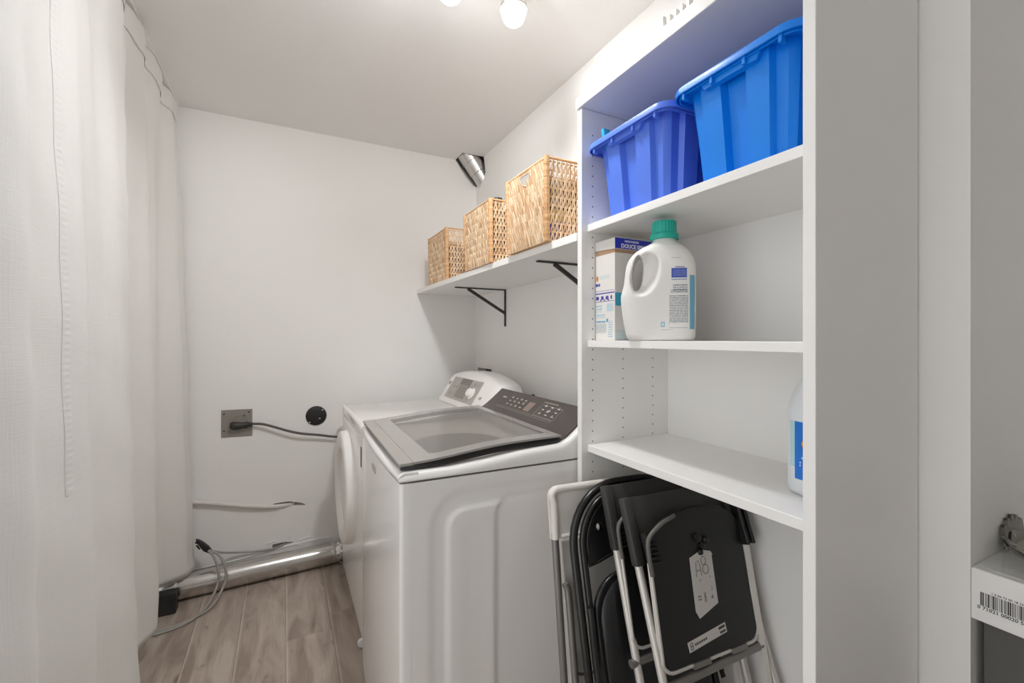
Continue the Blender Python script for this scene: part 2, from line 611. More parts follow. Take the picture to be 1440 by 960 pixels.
wall_back = struct('wall_back', box(XL - .2, XN + .2, YB, YB + .2, -.06, ZC + .2), 'wall')
wall_right = struct('wall_right', box(W, W + .42, YN, YB, -.06, ZC + .2), 'wall')
wall_left = struct('wall_left', box(XL - .2, XL, 1.10, YB, -.06, ZC + .2), 'wall')
wall_front = struct('wall_front', box(XL, XN + .2, YF - .2, YF, -.06, ZC + .2), 'doorgrey')
wall_niche = struct('wall_niche', box(XN, XN + .2, YF, YN, -.06, ZC + .2), 'wall')
ceiling = struct('ceiling', box(XL, XN, YF, YB, ZC, ZC + .2), 'ceil')

# openings in the plaster: duct corner, cable slots, laundry box
D = .13
corner_cut = hull([(1.048, YB + .001, ZC + .001), (1.048, YB - .135, ZC), (W, YB - .13, ZC), (W, YB - .165, 2.445), (W, YB - .12, 2.40), (W, YB, 2.395),
                   (1.175, YB, 2.405), (1.12, YB, 2.46), (1.05, YB - .07, ZC + D), (W + D, YB - .1, ZC + D), (W + D, YB + D, ZC + D), (1.07, YB + D, ZC + D),
                   (W + D, YB + D, 2.44), (W + D, YB - .11, 2.44)])
def slot_poly(pts, d=.08):
    return prism(pts, lambda a, b, t: (a, YB + t, b), -.01, d)
slot1 = slot_poly([(-.062, .372), (-.055, .381), (.02, .382), (.085, .364), (.112, .350), (.108, .343), (.06, .347), (-.06, .356)])
slot2 = slot_poly([(-.065, .128), (-.06, .148), (.0, .150), (.045, .142), (.046, .135), (.0, .128), (-.05, .115), (-.064, .114)])
cut(wall_back, [corner_cut, slot1, slot2])
cut(ceiling, [corner_cut])
cut(wall_right, [corner_cut, box(W - .01, W + .07, 2.625, 2.865, 1.00, 1.132)])

# torn paper flakes round the lower cable slot, part of the wall
fl = []
for x, z, dx, dz in ((-.10, .155, .035, .012), (-.065, .162, .022, .008), (.065, .122, .03, -.012), (.075, .140, .035, .016), (.11, .150, .03, .006)):
    fl.append(prism([(x, z), (x + dx, z + dz * .3), (x + dx * .9, z + dz), (x + dx * .2, z + dz * .8)], lambda a, b, t: (a, YB + t, b), -.004, .0))
obj('torn_plaster', join(*fl), 'wall', wall_back)

# laundry outlet box let into the right wall
t = thing('laundry_outlet_box', 'pale recessed utility box in the wall behind the dryer console', 'outlet box', (W, 2.745, 1.0))
fr = join(box(W - .004, W + .002, 2.605, 2.885, 1.130, 1.154), box(W - .004, W + .002, 2.605, 2.630, .99, 1.130), box(W - .004, W + .002, 2.86, 2.885, .99, 1.130), box(W - .004, W + .002, 2.605, 2.885, .98, 1.0))
part('frame', fr, 'tub', t)
part('box_back', box(W + .060, W + .066, 2.628, 2.862, 1.002, 1.13), 'gasket', t)

# ================================================================== duct in the ceiling corner
t = thing('duct_elbow', 'short galvanised metal duct coming through the torn upper corner of the room', 'duct', (1.16, 2.86, 2.47))
ax0, ax1 = Vector((1.128, 2.862, 2.606)), Vector((1.258, 2.842, 2.405))
dv = (ax1 - ax0).normalized()
def seg(a, b, r0, r1):
    return tube([ax0.lerp(ax1, a), ax0.lerp(ax1, b)], [r0, r1], 28)
part('duct_segment', seg(-.12, .25, .082, .078), 'galv', t, smooth=40)
part('duct_segment', seg(.25, .60, .076, .072), 'galv', t, smooth=40)
part('duct_segment', seg(.60, 1.1, .068, .064), 'galv', t, smooth=40)
part('seam_ring', join(*[tube([ax0.lerp(ax1, k) + (dv.orthogonal().normalized() * cos(a) + dv.cross(dv.orthogonal().normalized()) * sin(a)) * r for a in [2 * pi * i / 28 for i in range(28)]], .003, 6, True) for k, r in ((.25, .078), (.60, .0725))]), 'galv', t, smooth=60)

# ================================================================== ceiling light: bar with four globe bulbs
t = thing('ceiling_light', 'white ceiling bar lamp with a row of lit globe bulbs', 'lamp', (.36, 1.365, ZC))
part('bar', box(.15, .80, 1.335, 1.395, ZC - .028, ZC, .006), 'applp', t)
for k in range(3):
    bx = .704 - .2295 * k
    L = (bx, 1.363, 2.45)
    prof = [(.0005, -.0405)] + [(.0405 * sin(a), -.0405 * cos(a)) for a in [radians(x) for x in range(12, 150, 9)]] + [(.018, .038), (.016, .05)]
    part('globe', xf(lathe(prof, 28), Matrix.Translation(L)), 'bulb', t, smooth=60)
    part('socket', xf(lathe([(.016, .047), (.030, .042), (.0425, .026), (.0440, .013), (.0458, .012), (.0450, .028), (.032, .048), (.026, .056), (.024, .083)], 28), Matrix.Translation(L)), 'chrome', t, smooth=35)

# ================================================================== curtain
def cubic(knots, y):
    ks = knots
    for i in range(len(ks) - 1):
        if ks[i][0] <= y <= ks[i + 1][0]:
            a, b = ks[i], ks[i + 1]
            u = (y - a[0]) / (b[0] - a[0])
            u = u * u * (3 - 2 * u)
            return a[1] + (b[1] - a[1]) * u
    return ks[0][1] if y < ks[0][0] else ks[-1][1]
KB = [(.75, -.50), (.92, -.44), (1.06, -.50), (1.22, -.435), (1.36, -.485), (1.50, -.430), (1.64, -.475), (1.80, -.425), (1.90, -.436), (2.05, -.50), (2.14, -.532), (2.31, -.470), (2.37, -.478), (2.55, -.550), (2.66, -.552), (2.78, -.44), (2.86, -.42), (2.89, -.435)]
KT = [(.75, -.50), (.95, -.485), (1.1, -.515), (1.25, -.485), (1.42, -.51), (1.6, -.485), (1.75, -.515), (1.9, -.49), (2.05, -.515), (2.2, -.495), (2.35, -.52), (2.5, -.495), (2.62, -.52), (2.75, -.50), (2.89, -.515)]
def curtain_x(y, z):
    u = min(1, max(0, (2.55 - z) / 2.43)) ** 0.75
    x = cubic(KT, y) * (1 - u) + cubic(KB, y) * u
    x += .004 * sin(9 * y + 5 * z) * sin(3.1 * z + 2 * y) + .003 * sin(41 * y + 1.3 * z)
    x += .0022 * sin(23 * z + 14 * y) * sin(6 * y)
    return x
ct = thing('curtain', 'long white linen curtain hanging in soft folds from the ceiling down the left', 'curtain', (-.48, 1.85, .12))
NY, NZ = 260, 90
V, F = [], []
for i in range(NY + 1):
    y = 1.08 + (2.866 - 1.08) * i / NY
    for j in range(NZ + 1):
        z0 = .118 + .012 * sin(5.5 * y)
        z1 = 2.548 + .006 * sin(14 * y)
        z = z0 + (z1 - z0) * j / NZ
        V.append(Vector((curtain_x(y, z), y, z)))
for i in range(NY):
    for j in range(NZ):
        a = i * (NZ + 1) + j
        F.append((a, a + NZ + 1, a + NZ + 2, a + 1))
cp = part('cloth_panel', (V, F), 'linen', ct, smooth=180)
md = cp.modifiers.new('s', 'SOLIDIFY'); md.thickness = .0025; md.offset = -1
# heading band gathered under the ceiling
V, F = [], []
for i in range(NY + 1):
    y = 1.08 + (2.866 - 1.08) * i / NY
    for j in range(9):
        z = 2.455 + .093 * j / 8
        V.append(Vector((curtain_x(y, z) + .0024 + .008 * (j / 8) ** 2 * (0.5 + 0.5 * sin(27 * y)) + .0015 * (j / 8) * sin(61 * y), y, z + .006 * sin(14 * y))))
for i in range(NY):
    for j in range(8):
        a = i * 9 + j
        F.append((a, a + 9, a + 10, a + 1))
hb = part('heading_band', (V, F), 'linen', ct, smooth=180)
md = hb.modifiers.new('s', 'SOLIDIFY'); md.thickness = .0008; md.offset = -1
# gathered seam tape where two widths meet
V, F = [], []
NS = 420
for j in range(NS + 1):
    z = .95 + (2.25 - .95) * j / NS
    for k in range(5):
        y = 1.440 + .022 * k / 4
        bump = .0018 if k in (1, 2, 3) else .0010
        rip = .0005 * (sin(2 * pi * z / .0165) if k in (1, 2, 3) else 0)
        V.append(Vector((curtain_x(y, z) + bump + rip, y, z)))
for j in range(NS):
    for k in range(4):
        a = j * 5 + k
        F.append((a, a + 5, a + 6, a + 1))
sm = part('seam_tape', (V, F), 'linen', ct, smooth=180)
tr = struct('trim_1', box(-.535, -.495, 1.08, 2.895, ZC - .006, ZC), 'applp')

# ================================================================== bookcase
BX0, BX1, BY0, BY1 = .82, 1.194, .446, 1.150
bk = thing('bookcase', 'tall white open bookcase full of laundry supplies standing against the right wall', 'bookcase', (1.0, .8, 0))
part('side_panel', box(BX0, BX1, BY0, BY0 + .022, 0, 2.045, .001, 1), 'board', bk)
part('side_panel', box(BX0, BX1, BY1 - .022, BY1, 0, 2.045, .001, 1), 'board', bk)
part('top_panel', box(BX0 - .006, BX1, BY0 - .001, BY1 + .001, 2.047, 2.084, .0015, 1), 'board', bk)
SH = [(1.663, 1.685), (1.304, 1.324), (.978, 1.000)]
for a, b in SH:
    part('shelf', box(.842, 1.186, BY0 + .0225, BY1 - .0225, a, b, .001, 1), 'board', bk)
part('back_panel', box(1.186, 1.194, BY0 + .0225, BY1 - .0225, 0.0, 2.045), 'board', bk)
pg = []
for x in (.862, .985, 1.115):
    for k in range(50):
        z = .40 + .032 * k
        if any(a - .004 < z < b + .004 for a, b in SH): continue
        pg.append(prism([(x + .0024 * cos(2 * pi * i / 8), z + .0024 * sin(2 * pi * i / 8)) for i in range(8)], lambda a, b, t: (a, t, b), BY1 - .0223, BY1 - .0205))
tag(part('peg_holes', join(*pg), 'hole', bk), kind='stuff')

# white coated wire rack lying on top of the bookcase
t = thing('wire_rack', 'white slatted rack lying flat on top of the bookcase', 'rack', (.9, .8, 2.084))
part('front_rail', box(.826, .838, .80, .972, 2.084, 2.122, .003), 'rack', t)
part('side_rail', box(.838, 1.10, .955, .971, 2.084, 2.116, .003), 'rack', t)
part('rear_rail', box(1.09, 1.10, .62, .955, 2.084, 2.114, .003), 'rack', t)
for k in range(16):
    y = .935 - .019 * k
    part('slat', box(.826 if y < .795 else .842, 1.088, y - .0035, y + .0035, 2.086, 2.112), 'rack', t)
part('end_rail', box(.83, 1.09, .628, .638, 2.084, 2.112, .002), 'rack', t)

# ================================================================== storage tubs
def storage_tub(label, y0, y1, m, zr, group):
    zb = SH[0][1] + .0005
    cx, cy = (.826 + 1.175) / 2, (y0 + y1) / 2
    t = thing('storage_tub', label, 'tub', (cx, cy, zb), group=group)
    hx, hy = (1.175 - .826) / 2 - .022, (y1 - y0) / 2 - .018
    def outline(k, ins):
        """plan outline at taper k with recessed corners and a recessed centre channel on every side"""
        ax, ay = hx * k - ins, hy * k - ins
        d = .014
        def side(L):                 # along -L..L: (s, depth)
            pr = [(-.80, d), (-.62, d), (-.58, 0), (-.22, 0), (-.17, d * 1.2), (.17, d * 1.2), (.22, 0), (.58, 0), (.62, d), (.80, d)]
            return [(s * L, e) for s, e in pr]
        pts = []
        pts += [(ax - e, s) for s, e in side(ay)]
        pts += [(ax - .022, ay - d * 1.05 - .004), ]
        pts += [(-s, ay - e) for s, e in side(ax)]
        pts += [(-ax + .022, ay - d * 1.05 - .004)]
        pts += [(-ax + e, -s) for s, e in side(ay)]
        pts += [(-ax + .022, -ay + d * 1.05 + .004)]
        pts += [(s, -ay + e) for s, e in side(ax)]
        pts += [(ax - .022, -ay + d * 1.05 + .004)]
        return pts
    def sec(k, z, ins=0):
        return [(cx + a, cy + b, z) for a, b in outline(k, ins)]
    # order the lists so they run round continuously
    H = zr - zb
    secs = [sec(.86, zb), sec(.865, zb + .004), sec(.93, zb + H * .5), sec(1.0, zr - .012), sec(1.0, zr - .004), sec(1.0, zr - .004, .004), sec(.93, zb + H * .5, .004), sec(.87, zb + .006, .004)]
    body = part('body', loft(secs), m, t, smooth=28)
    ox, oy = (1.175 - .826), (y1 - y0)
    def rr(w, h, r, z):
        return [(cx + a, cy + b, z) for a, b in rrect(w, h, r, 7)]
    rim = loft([rr(ox - .080, oy - .078, .034, zr - .006), rr(ox - .012, oy - .012, .042, zr), rr(ox - .004, oy - .004, .046, zr - .002), rr(ox, oy, .046, zr - .007), rr(ox, oy, .046, zr - .018),
                rr(ox - .005, oy - .005, .044, zr - .019), rr(ox - .006, oy - .006, .044, zr - .010), rr(ox - .016, oy - .016, .040, zr - .011), rr(ox - .017, oy - .017, .040, zr - .022), rr(ox - .022, oy - .022, .038, zr - .022),
                rr(ox - .023, oy - .023, .038, zr - .012), rr(ox - .080, oy - .078, .034, zr - .012), rr(ox - .080, oy - .078, .034, zr - .006)], caps=False)
    part('rim', rim, m, t, smooth=30)
    cl = []
    for s in (-.5, -.17, .17, .5):
        yy = cy + s * (oy - .09)
        cl.append(box(.830, .846, yy - .004, yy + .004, zr - .034, zr - .012, .0015, 1))
    for k, c in enumerate(cl):
        part('rim_clip', c, m, t)
    # hand-hold lip under the rim, front
    part('grip', loft([[(.838, cy + a * .075, zr - .014), (.838, cy + a * .062, zr - .034), (.852, cy + a * .058, zr - .036), (.852, cy + a * .075, zr - .014)] for a in (-1, 1)]), m, t)
    return t
storage_tub('periwinkle blue plastic storage tub on the top shelf, the left one under the bookcase top', .790, 1.1265, 'bluetub', 1.922, 'storage tubs on the top shelf')
storage_tub('bright azure blue plastic storage tub on the top shelf, against the right side panel', .4705, .7885, 'azuretub', 1.922, 'storage tubs on the top shelf')
t = obj('packet', loft([[(x + a, y + b, z) for a, b in rrect(.030 * q, .014 * q, .005 * q, 3)] for x, y, z, q in ((.912, 1.018, 1.725, .8), (.911, 1.020, 1.732, 1), (.868, 1.068, 1.945, 1), (.866, 1.070, 1.962, .9))]), 'cyan', smooth=40, loc=(.905, 1.028, 1.725))
tag(t, 'small cyan packet poking up at the left front corner of the periwinkle tub', 'packet')

# ================================================================== detergent box on the middle shelf
zb = SH[1][1] + .0005
bx0, bx1, by0, by1 = .872, 1.08, 1.034, 1.124
wb = rgb(222, 219, 214)
pb = rgb(62, 58, 160); pl = rgb(158, 190, 206); pl2 = rgb(186, 204, 213)
dbx = thing('detergent_box', 'white cardboard detergent box with brown torn rim and blue lid panel beside the jug', 'box', (bx0, by0, zb))
H = .30
# local coords: x from 0 (front face, -x), y from 0 (near face) to .090
fw = by1 - by0
def fu(s):  # 0 = left edge in view (far y), 1 = near edge
    return fw * (1 - s)
front = print_mat('box_front_print', wb, [
    (fu(.14), fu(.02), .183, .200, rgb(226, 160, 84)), (fu(.11), fu(.05), .187, .196, rgb(196, 96, 60)),
    (fu(.72), fu(.20), .188, .199, pl2, .006),
    (fu(.24), fu(.0), .160, .176, pb, .016),
    (fu(.95), fu(.0), .151, .153, rgb(150, 148, 180)),
    (fu(.98), fu(.0), .1425, .146, pb), (fu(.98), fu(.0), .118, .120, rgb(130, 126, 176)),
    (fu(.34), fu(.02), .088, .111, pl, .009), (fu(.92), fu(.58), .088, .112, pl2),
    (fu(.5), fu(.02), .070, .084, pl, .008), (fu(.52), fu(.02), .054, .064, rgb(110, 160, 190), .010), (fu(.66), fu(.56), .056, .066, rgb(96, 160, 194)),
    (fu(.55), fu(.02), .022, .052, rgb(150, 165, 172), .0045), (fu(.88), fu(.66), .008, .060, pl, .007)], 1, 2, 0.55, (0, -1))
side = print_mat('box_side_print', wb, [(.0, .03, .104, .143, rgb(62, 168, 200)), (.0, .06, .0, .03, rgb(170, 200, 206), .006)], 0, 2, 0.55, (1, -1))
def local_part(name, g, m, root, **kw):
    return obj(name, g, m, root, **kw)
lw = bx1 - bx0
local_part('front_face', box(0, .0015, .0, fw, 0, .262), front, dbx)
local_part('near_face', box(.0015, lw, 0, .0015, 0, .262), side, dbx)
local_part('far_face', box(.0015, lw, fw - .0015, fw, 0, .262), 'paper', dbx)
local_part('rear_face', box(lw - .0015, lw, .0015, fw - .0015, 0, .262), 'paper', dbx)
local_part('torn_rim', join(box(.001, .002, .001, fw - .001, .255, .283), box(.002, lw - .002, .001, .002, .255, .283), box(.002, lw - .002, fw - .002, fw - .001, .255, .283)), 'card', dbx)
lid = local_part('lid', loft([[(-.001 + a, -.001 + b, z + (.006 * b / fw if z < .3 else 0)) for a, b in ((0, 0), (lw + .002, 0), (lw + .002, fw + .002), (0, fw + .002))] for z in (.273, .306)]), mat('lid_white', wb, .55), dbx)
pnl = local_part('lid_panel', box(.000, lw - .004, -.0022, -.0010, .2745, .3055), mat('lid_blue', rgb(34, 48, 176), .5), lid)
local_part('lettering', join(text_geo('DOUCE SPRING', .0165, lambda x, y, t: (.022 + x, -.0026 - t, .2775 + y), bold=.0006), text_geo('NON PARFUM', .0085, lambda x, y, t: (.036 + x, -.0026 - t, .2945 + y), bold=.0003)), 'inkwhite', lid)
local_part('lettering', join(text_geo('80   30   60   8', .0145, lambda x, y, t: (-.0006 - t, fw * .97 - x * .86, .1255 + y), bold=.0007), text_geo('o    o    o', .008, lambda x, y, t: (-.0006 - t, fw * .76 - x * 1.35, .1215 + y), bold=.0004)), 'inkblue', dbx)

# ================================================================== detergent jug
jl = Vector((.9040, .8990, zb))
ja = radians(-45)
jug = thing('detergent_jug', 'large white plastic detergent jug with a teal ribbed cap and a loop handle', 'jug', jl, (0, 0, ja))
JW, JT = .198, .104
def supel(hw, ht, n, e=3.2, cx=0.0, cy=0.0, z=0.0):
    out = []
    for k in range(n):
        a = 2 * pi * k / n
        c, s_ = cos(a), sin(a)
        out.append((cx + hw * math.copysign(abs(c) ** (2 / e), c), cy + ht * math.copysign(abs(s_) ** (2 / e), s_), z))
    return out
prof = [  # z, left x, right x, half thickness, exponent
    (0.000, -.070, .089, .046, 3.2), (.004, -.076, .094, .050, 3.4), (.012, -.080, .097, .052, 3.6), (.05, -.088, .098, .052, 3.6), (.095, -.094, .0985, .052, 3.6), (.12, -.095, .0985, .052, 3.6),
    (.150, -.087, .0985, .052, 3.6), (.185, -.083, .0985, .052, 3.5), (.205, -.080, .097, .051, 3.3), (.222, -.073, .092, .049, 3.0), (.238, -.060, .083, .046, 2.7), (.250, -.043, .071, .042, 2.5),
    (.260, -.022, .057, .035, 2.2), (.2655, -.012, .050, .031, 2.0), (.272, -.010, .048, .029, 2.0), (.285, -.010, .048, .029, 2.0)]
secs = [supel((r - l) / 2, ht, 72, e, (l + r) / 2, 0, z) for z, l, r, ht, e in prof]
jm = print_mat('jug_print', rgb(228, 226, 223), [
    (.036, .074, .1635, .1885, rgb(62, 84, 170)), (.040, .074, .166, .185, rgb(120, 134, 190), .0052), (.045, .068, .190, .1925, rgb(110, 116, 150)),
    (.036, .074, .1575, .1605, rgb(140, 160, 188)),
    (.040, .075, .128, .147, rgb(132, 140, 146), .0056), (.034, .076, .123, .134, rgb(130, 138, 146), .0044),
    (.031, .077, .046, .1195, rgb(126, 136, 146), .0042), (.031, .0318, .04, .1195, rgb(170, 174, 178)), (.031, .077, .033, .0345, rgb(170, 174, 178)),
    (.010, .020, .036, .049, rgb(140, 180, 206)), (.012, .018, .039, .046, rgb(206, 222, 230)), (.011, .040, .027, .0295, rgb(160, 176, 178), .003),
    (.0805, .105, .030, .170, rgb(112, 168, 190)),
    (.036, .060, .2135, .2165, rgb(190, 188, 186), .01)], 0, 2, 0.36, (1, -1))
body = obj('body', loft(secs), jm, jug)
hz = [(-.052, .128), (-.061, .142), (-.066, .16), (-.064, .185), (-.052, .212), (-.034, .226), (-.018, .228), (-.002, .214), (.002, .19), (-.004, .16), (-.018, .137), (-.036, .127)]
hp = smooth_path([(a, 0, b) for a, b in hz], 4, True)
through = prism([(-.062 + (p.x + .061) * .42, .13 + (p.z - .127) * .94 + .004) for p in hp], lambda a, b, t: (a, t, b), -.1, .1)
def dish(sy):
    # wide shallow scoop that thins the grip and slopes to the hole
    pr = []
    for k, (sc_, dy) in enumerate(((1.22, .075), (1.12, .046), (1.0, .036), (.80, .024), (.55, .014))):
        pr.append([(-.034 + (p.x + .034) * sc_, sy * dy, .178 + (p.z - .178) * sc_) for p in hp])
    return loft(pr)
cut(body, [through, dish(-1), dish(1)], jug)
md = body.modifiers.new('r', 'REMESH'); md.mode = 'VOXEL'; md.voxel_size = .0026; md.use_smooth_shade = True
md = body.modifiers.new('s', 'SMOOTH'); md.factor = .5; md.iterations = 9
bpy.context.view_layer.update()
baked(body)
body.data.polygons.foreach_set('use_smooth', [True] * len(body.data.polygons))
if not body.data.materials:
    body.data.materials.append(jm)
# cap
cz = .272
V, F = [], []
NC = 96
rows = [(.0355, cz), (.0375, cz + .001), (.0375, cz + .013), (.0350, cz + .016), (.0325, cz + .018), (.0315, cz + .046), (.0300, cz + .049), (.020, cz + .050)]
for i, (r, z) in enumerate(rows):
    for k in range(NC):
        a = 2 * pi * k / NC
        rr_ = r - (.0011 if (4 <= i <= 5 and (k // 2) % 2) else 0)
        V.append(Vector((.019 + rr_ * cos(a), rr_ * sin(a), z)))
for i in range(len(rows) - 1):
    for k in range(NC):
        F.append((i * NC + k, i * NC + (k + 1) % NC, (i + 1) * NC + (k + 1) % NC, (i + 1) * NC + k))
F.append(tuple(range(NC - 1, -1, -1))); F.append(tuple(range((len(rows) - 1) * NC, len(rows) * NC)))
obj('cap', (V, F), 'teal', jug, smooth=30)

# red and blue packet seen through the jug's handle
rb = thing('refill_pouch', 'red and blue pouch glimpsed through the handle of the white jug', 'pouch', (1.005, .995, zb))
part('pouch', loft([[(1.005 + a, .995 + b * (1 - q * .6), zb + z) for a, b in rrect(.055, .028, .008, 3)] for z, q in ((0, 0), (.09, .1), (.155, .4))]), mat('pouch_blue', rgb(40, 44, 150), .4), rb, smooth=40)
part('top_band', loft([[(1.005 + a, .995 + b * (1 - q * .6), zb + z) for a, b in rrect(.055, .028, .008, 3)] for z, q in ((.1555, .4), (.185, .7), (.20, .9))]), mat('pouch_red', rgb(190, 60, 40), .4), rb, smooth=40)

# ================================================================== bottle on the lower shelf
zs = SH[2][1] + .0005
BL = Vector((1.012, .545, zs))
bt = thing('bleach_bottle', 'white bottle with a bright blue label at the right end of the low shelf', 'bottle', BL)
prof = [(.046, 0), (.053, .004), (.056, .012), (.056, .172), (.053, .19), (.042, .222), (.026, .25), (.018, .262), (.016, .275)]
part('body', xf(lathe(prof, 40), Matrix.Translation(BL)), mat('translucent_white', rgb(222, 226, 230), .35, **{'Subsurface Weight': .2}), bt, smooth=40)
part('cap', xf(lathe([(.019, .268), (.020, .27), (.020, .292), (.017, .296)], 32), Matrix.Translation(BL)), 'applp', bt, smooth=35)
def arc(r, a0, a1, z0, z1, n=14, th=.0006):
    V, F = [], []
    for k in range(n + 1):
        a = radians(a0 + (a1 - a0) * k / n)
        for rr_ in (r, r + th):
            for z in (z0, z1):
                V.append(Vector((BL.x + rr_ * cos(a), BL.y + rr_ * sin(a), BL.z + z)))
    for k in range(n):
        o = k * 4
        F += [(o, o + 1, o + 5, o + 4), (o + 2, o + 6, o + 7, o + 3), (o + 1, o + 3, o + 7, o + 5), (o, o + 4, o + 6, o + 2)]
    F += [(0, 2, 3, 1), (n * 4, n * 4 + 1, n * 4 + 3, n * 4 + 2)]
    return V, F
lb = part('label', arc(.0562, 162, 275, .036, .156), mat('label_blue', rgb(22, 112, 205), .4), bt)
sub('label_edge', arc(.0563, 148, 161.8, .060, .156), mat('label_pale', rgb(176, 212, 220), .4), lb)
def on_b(a_deg, z, r=.0572):
    a = radians(a_deg)
    return (BL.x + r * cos(a), BL.y + r * sin(a), BL.z + z)
em = []
sub('emblem', ([Vector(on_b(188 + 11 * cos(2 * pi * k / 16), .110 + .0125 * sin(2 * pi * k / 16))) for k in range(16)], [tuple(range(16))]), mat('emblem_dark', rgb(70, 66, 110), .5), lb)
sub('emblem', ([Vector(on_b(186 + 8 * cos(2 * pi * k / 16), .111 + .009 * sin(2 * pi * k / 16), .0575)) for k in range(16)], [tuple(range(16))]), mat('emblem_orange', rgb(228, 150, 60), .5), lb)
rows = []
for z, a0, a1 in ((.088, 182, 205), (.080, 178, 210), (.070, 174, 205), (.064, 174, 212), (.055, 184, 208)):
    rows.append(([Vector(on_b(a0, z)), Vector(on_b(a1, z)), Vector(on_b(a1, z + .0035)), Vector(on_b(a0, z + .0035))], [(0, 1, 2, 3)]))
sub('lettering', join(*rows), 'inkwhite', lb)

# ================================================================== wall shelf, brackets
ws = tag(obj('wall_shelf', loft([[(xf_, y, zb_), (W - .0005, y, zb_), (W - .0005, y, zb_ + .0265), (xf_, y, zb_ + .0265)] for xf_, y, zb_ in ((.8186, 1.1515, 1.6375), (.778, YB - .0005, 1.6262))]), 'board', loc=(1.0, 2.0, 1.63), bevel=.0012), 'long white wall shelf on black brackets above the washer and dryer', 'shelf')
def bracket(y, label):
    t = thing('shelf_bracket', label, 'bracket', (W, y, 1.40), group='brackets under the wall shelf')
    zt = 1.6258 + (YB - y) * .0064 - .0006
    part('arm', box(.876, W - .001, y - .008, y + .008, zt - .0055, zt), 'iron', t)
    up = part('upright', box(W - .0065, W - .0005, y - .008, y + .008, 1.404, zt - .0056), 'iron', t)
    for z in (1.42, 1.475, 1.585):
        sub('screw', box(W - .009, W - .0065, y - .003, y + .003, z - .003, z + .003), 'iron', up)
    part('brace', strip((.955, y, zt - .0066), (W - .004, y, 1.484), .016, .010, (0, -1, 0)), 'iron', t)
    return t
bracket(2.431, 'black shelf bracket nearer the back wall, fully visible')
bracket(1.497, 'black shelf bracket partly hidden behind the bookcase')

# ================================================================== baskets
ZSL = lambda y: 1.6525 + (YB - y) * .0069
def basket(label, x0, x1, y0, y1, z0, z1, flare=.0, gap=.55, hole=True):
    t = thing('woven_basket', label, 'basket', ((x0 + x1) / 2, (y0 + y1) / 2, z0), group='woven baskets on the wall shelf')
    H = z1 - z0
    cx, cy = (x0 + x1) / 2, (y0 + y1) / 2
    def P(x, y, z):
        k = 1 + flare * (z - z0) / H
        return Vector((cx + (x - cx) * k, cy + (y - cy) * k, z))
    rowh = .0305
    nr = max(3, round((H - .022) / rowh))
    rowh = (H - .022) / nr
    def wall(a, b, nrm, holed, dense):
        """weave between plan points a and b: rows of slanted reeds between horizontal rods"""
        a, b = Vector(a), Vector(b)
        L = (b - a).length
        nc = round(L / .0165)
        gs = []
        N = Vector(nrm)
        for r in range(nr + 1):
            zz = z0 + .004 + r * rowh
            pts = [P(*(a.lerp(b, k / nc)), zz) + N * (.0016 * (1 if k % 2 else -1)) for k in range(nc + 1)]
            if holed and r == nr - 1:
                gs.append(tube(pts[:int(nc * .36)], .0032, 5)); gs.append(tube(pts[int(nc * .64):], .0032, 5))
            else:
                gs.append(tube(pts, .0032, 5))
        for r in range(nr):
            za, zb_ = z0 + .004 + r * rowh - .003, z0 + .004 + (r + 1) * rowh + .003
            for k in range(nc):
                f = (k + .5) / nc
                if holed and abs(f - .5) < (.13 if r == nr - 1 else (.09 if r == nr - 2 else 0)):
                    continue
                w = .0054 if dense else .0043
                off = N * (.0015 + .0015 * random.random())
                j = (random.random() - .5) * .12
                m_ = k / nc + .5 / nc
                pt = P(*(a.lerp(b, m_ + j / nc)), zb_)
                for s in (-1, 1):
                    pbm = P(*(a.lerp(b, m_ + s * .42 / nc)), za)
                    gs.append(strip(pbm + off, pt + off + N * .0055, w * (.9 + .3 * random.random()), .0035, N))
        return join(*gs)
    for nm, a, b, n, h, de in (('front', (x0, y1 - .012), (x0, y0 + .012), (-1, 0, 0), hole, True), ('near', (x0 + .012, y0), (x1 - .012, y0), (0, -1, 0), False, False),
                               ('far', (x1 - .012, y1), (x0 + .012, y1), (0, 1, 0), False, False), ('rear', (x1, y0 + .012), (x1, y1 - .012), (1, 0, 0), hole, True)):
        tag(part('weave', wall(a, b, n, h, de), 'wick', t), kind='stuff')
    for x, y in ((x0, y0), (x1, y0), (x1, y1), (x0, y1)):
        pts = []
        rr_ = []
        n = 70
        for k in range(n + 1):
            pts.append(P(x, y, z0 + .001 + (H - .004) * k / n)); rr_.append(.0100 + .0022 * random.random())
        part('corner_post', join(*[tube([pts[k], pts[k + 1]], [rr_[k] * .97, rr_[k] * 1.02], 9) for k in range(n)]), 'wickd', t)
    rim = [P(x, y, z1 - .006) for x, y in ((x0, y0), (x1, y0), (x1, y1), (x0, y1))]
    rg = []
    for i in range(4):
        a, b = rim[i], rim[(i + 1) % 4]
        n = int((b - a).length / .006)
        rg.append(tube([a.lerp(b, k / n) for k in range(n + 1)], [.0042 + (.0008 if k % 2 else 0) for k in range(n + 1)], 8))
    part('rim', join(*rg), 'wickd', t)
    part('base', box(x0 + .004, x1 - .004, y0 + .004, y1 - .004, z0 + .0005, z0 + .005), 'wickd', t)
    return t
ZS = 1.6525
basket('large woven straw basket nearest the bookcase, tallest in the photo, with a hand hole', .800, 1.060, 1.300, 1.580, ZSL(1.300), 1.955, .05)
basket('woven straw basket in the middle of the wall shelf with things poking over the rim', .800, 1.050, 1.760, 2.045, ZSL(1.760), 1.940, .05, hole=False)
basket('woven straw basket farthest along the wall shelf by the back wall', .800, 1.040, 2.345, 2.655, ZSL(2.345), 1.945, .05, hole=False)
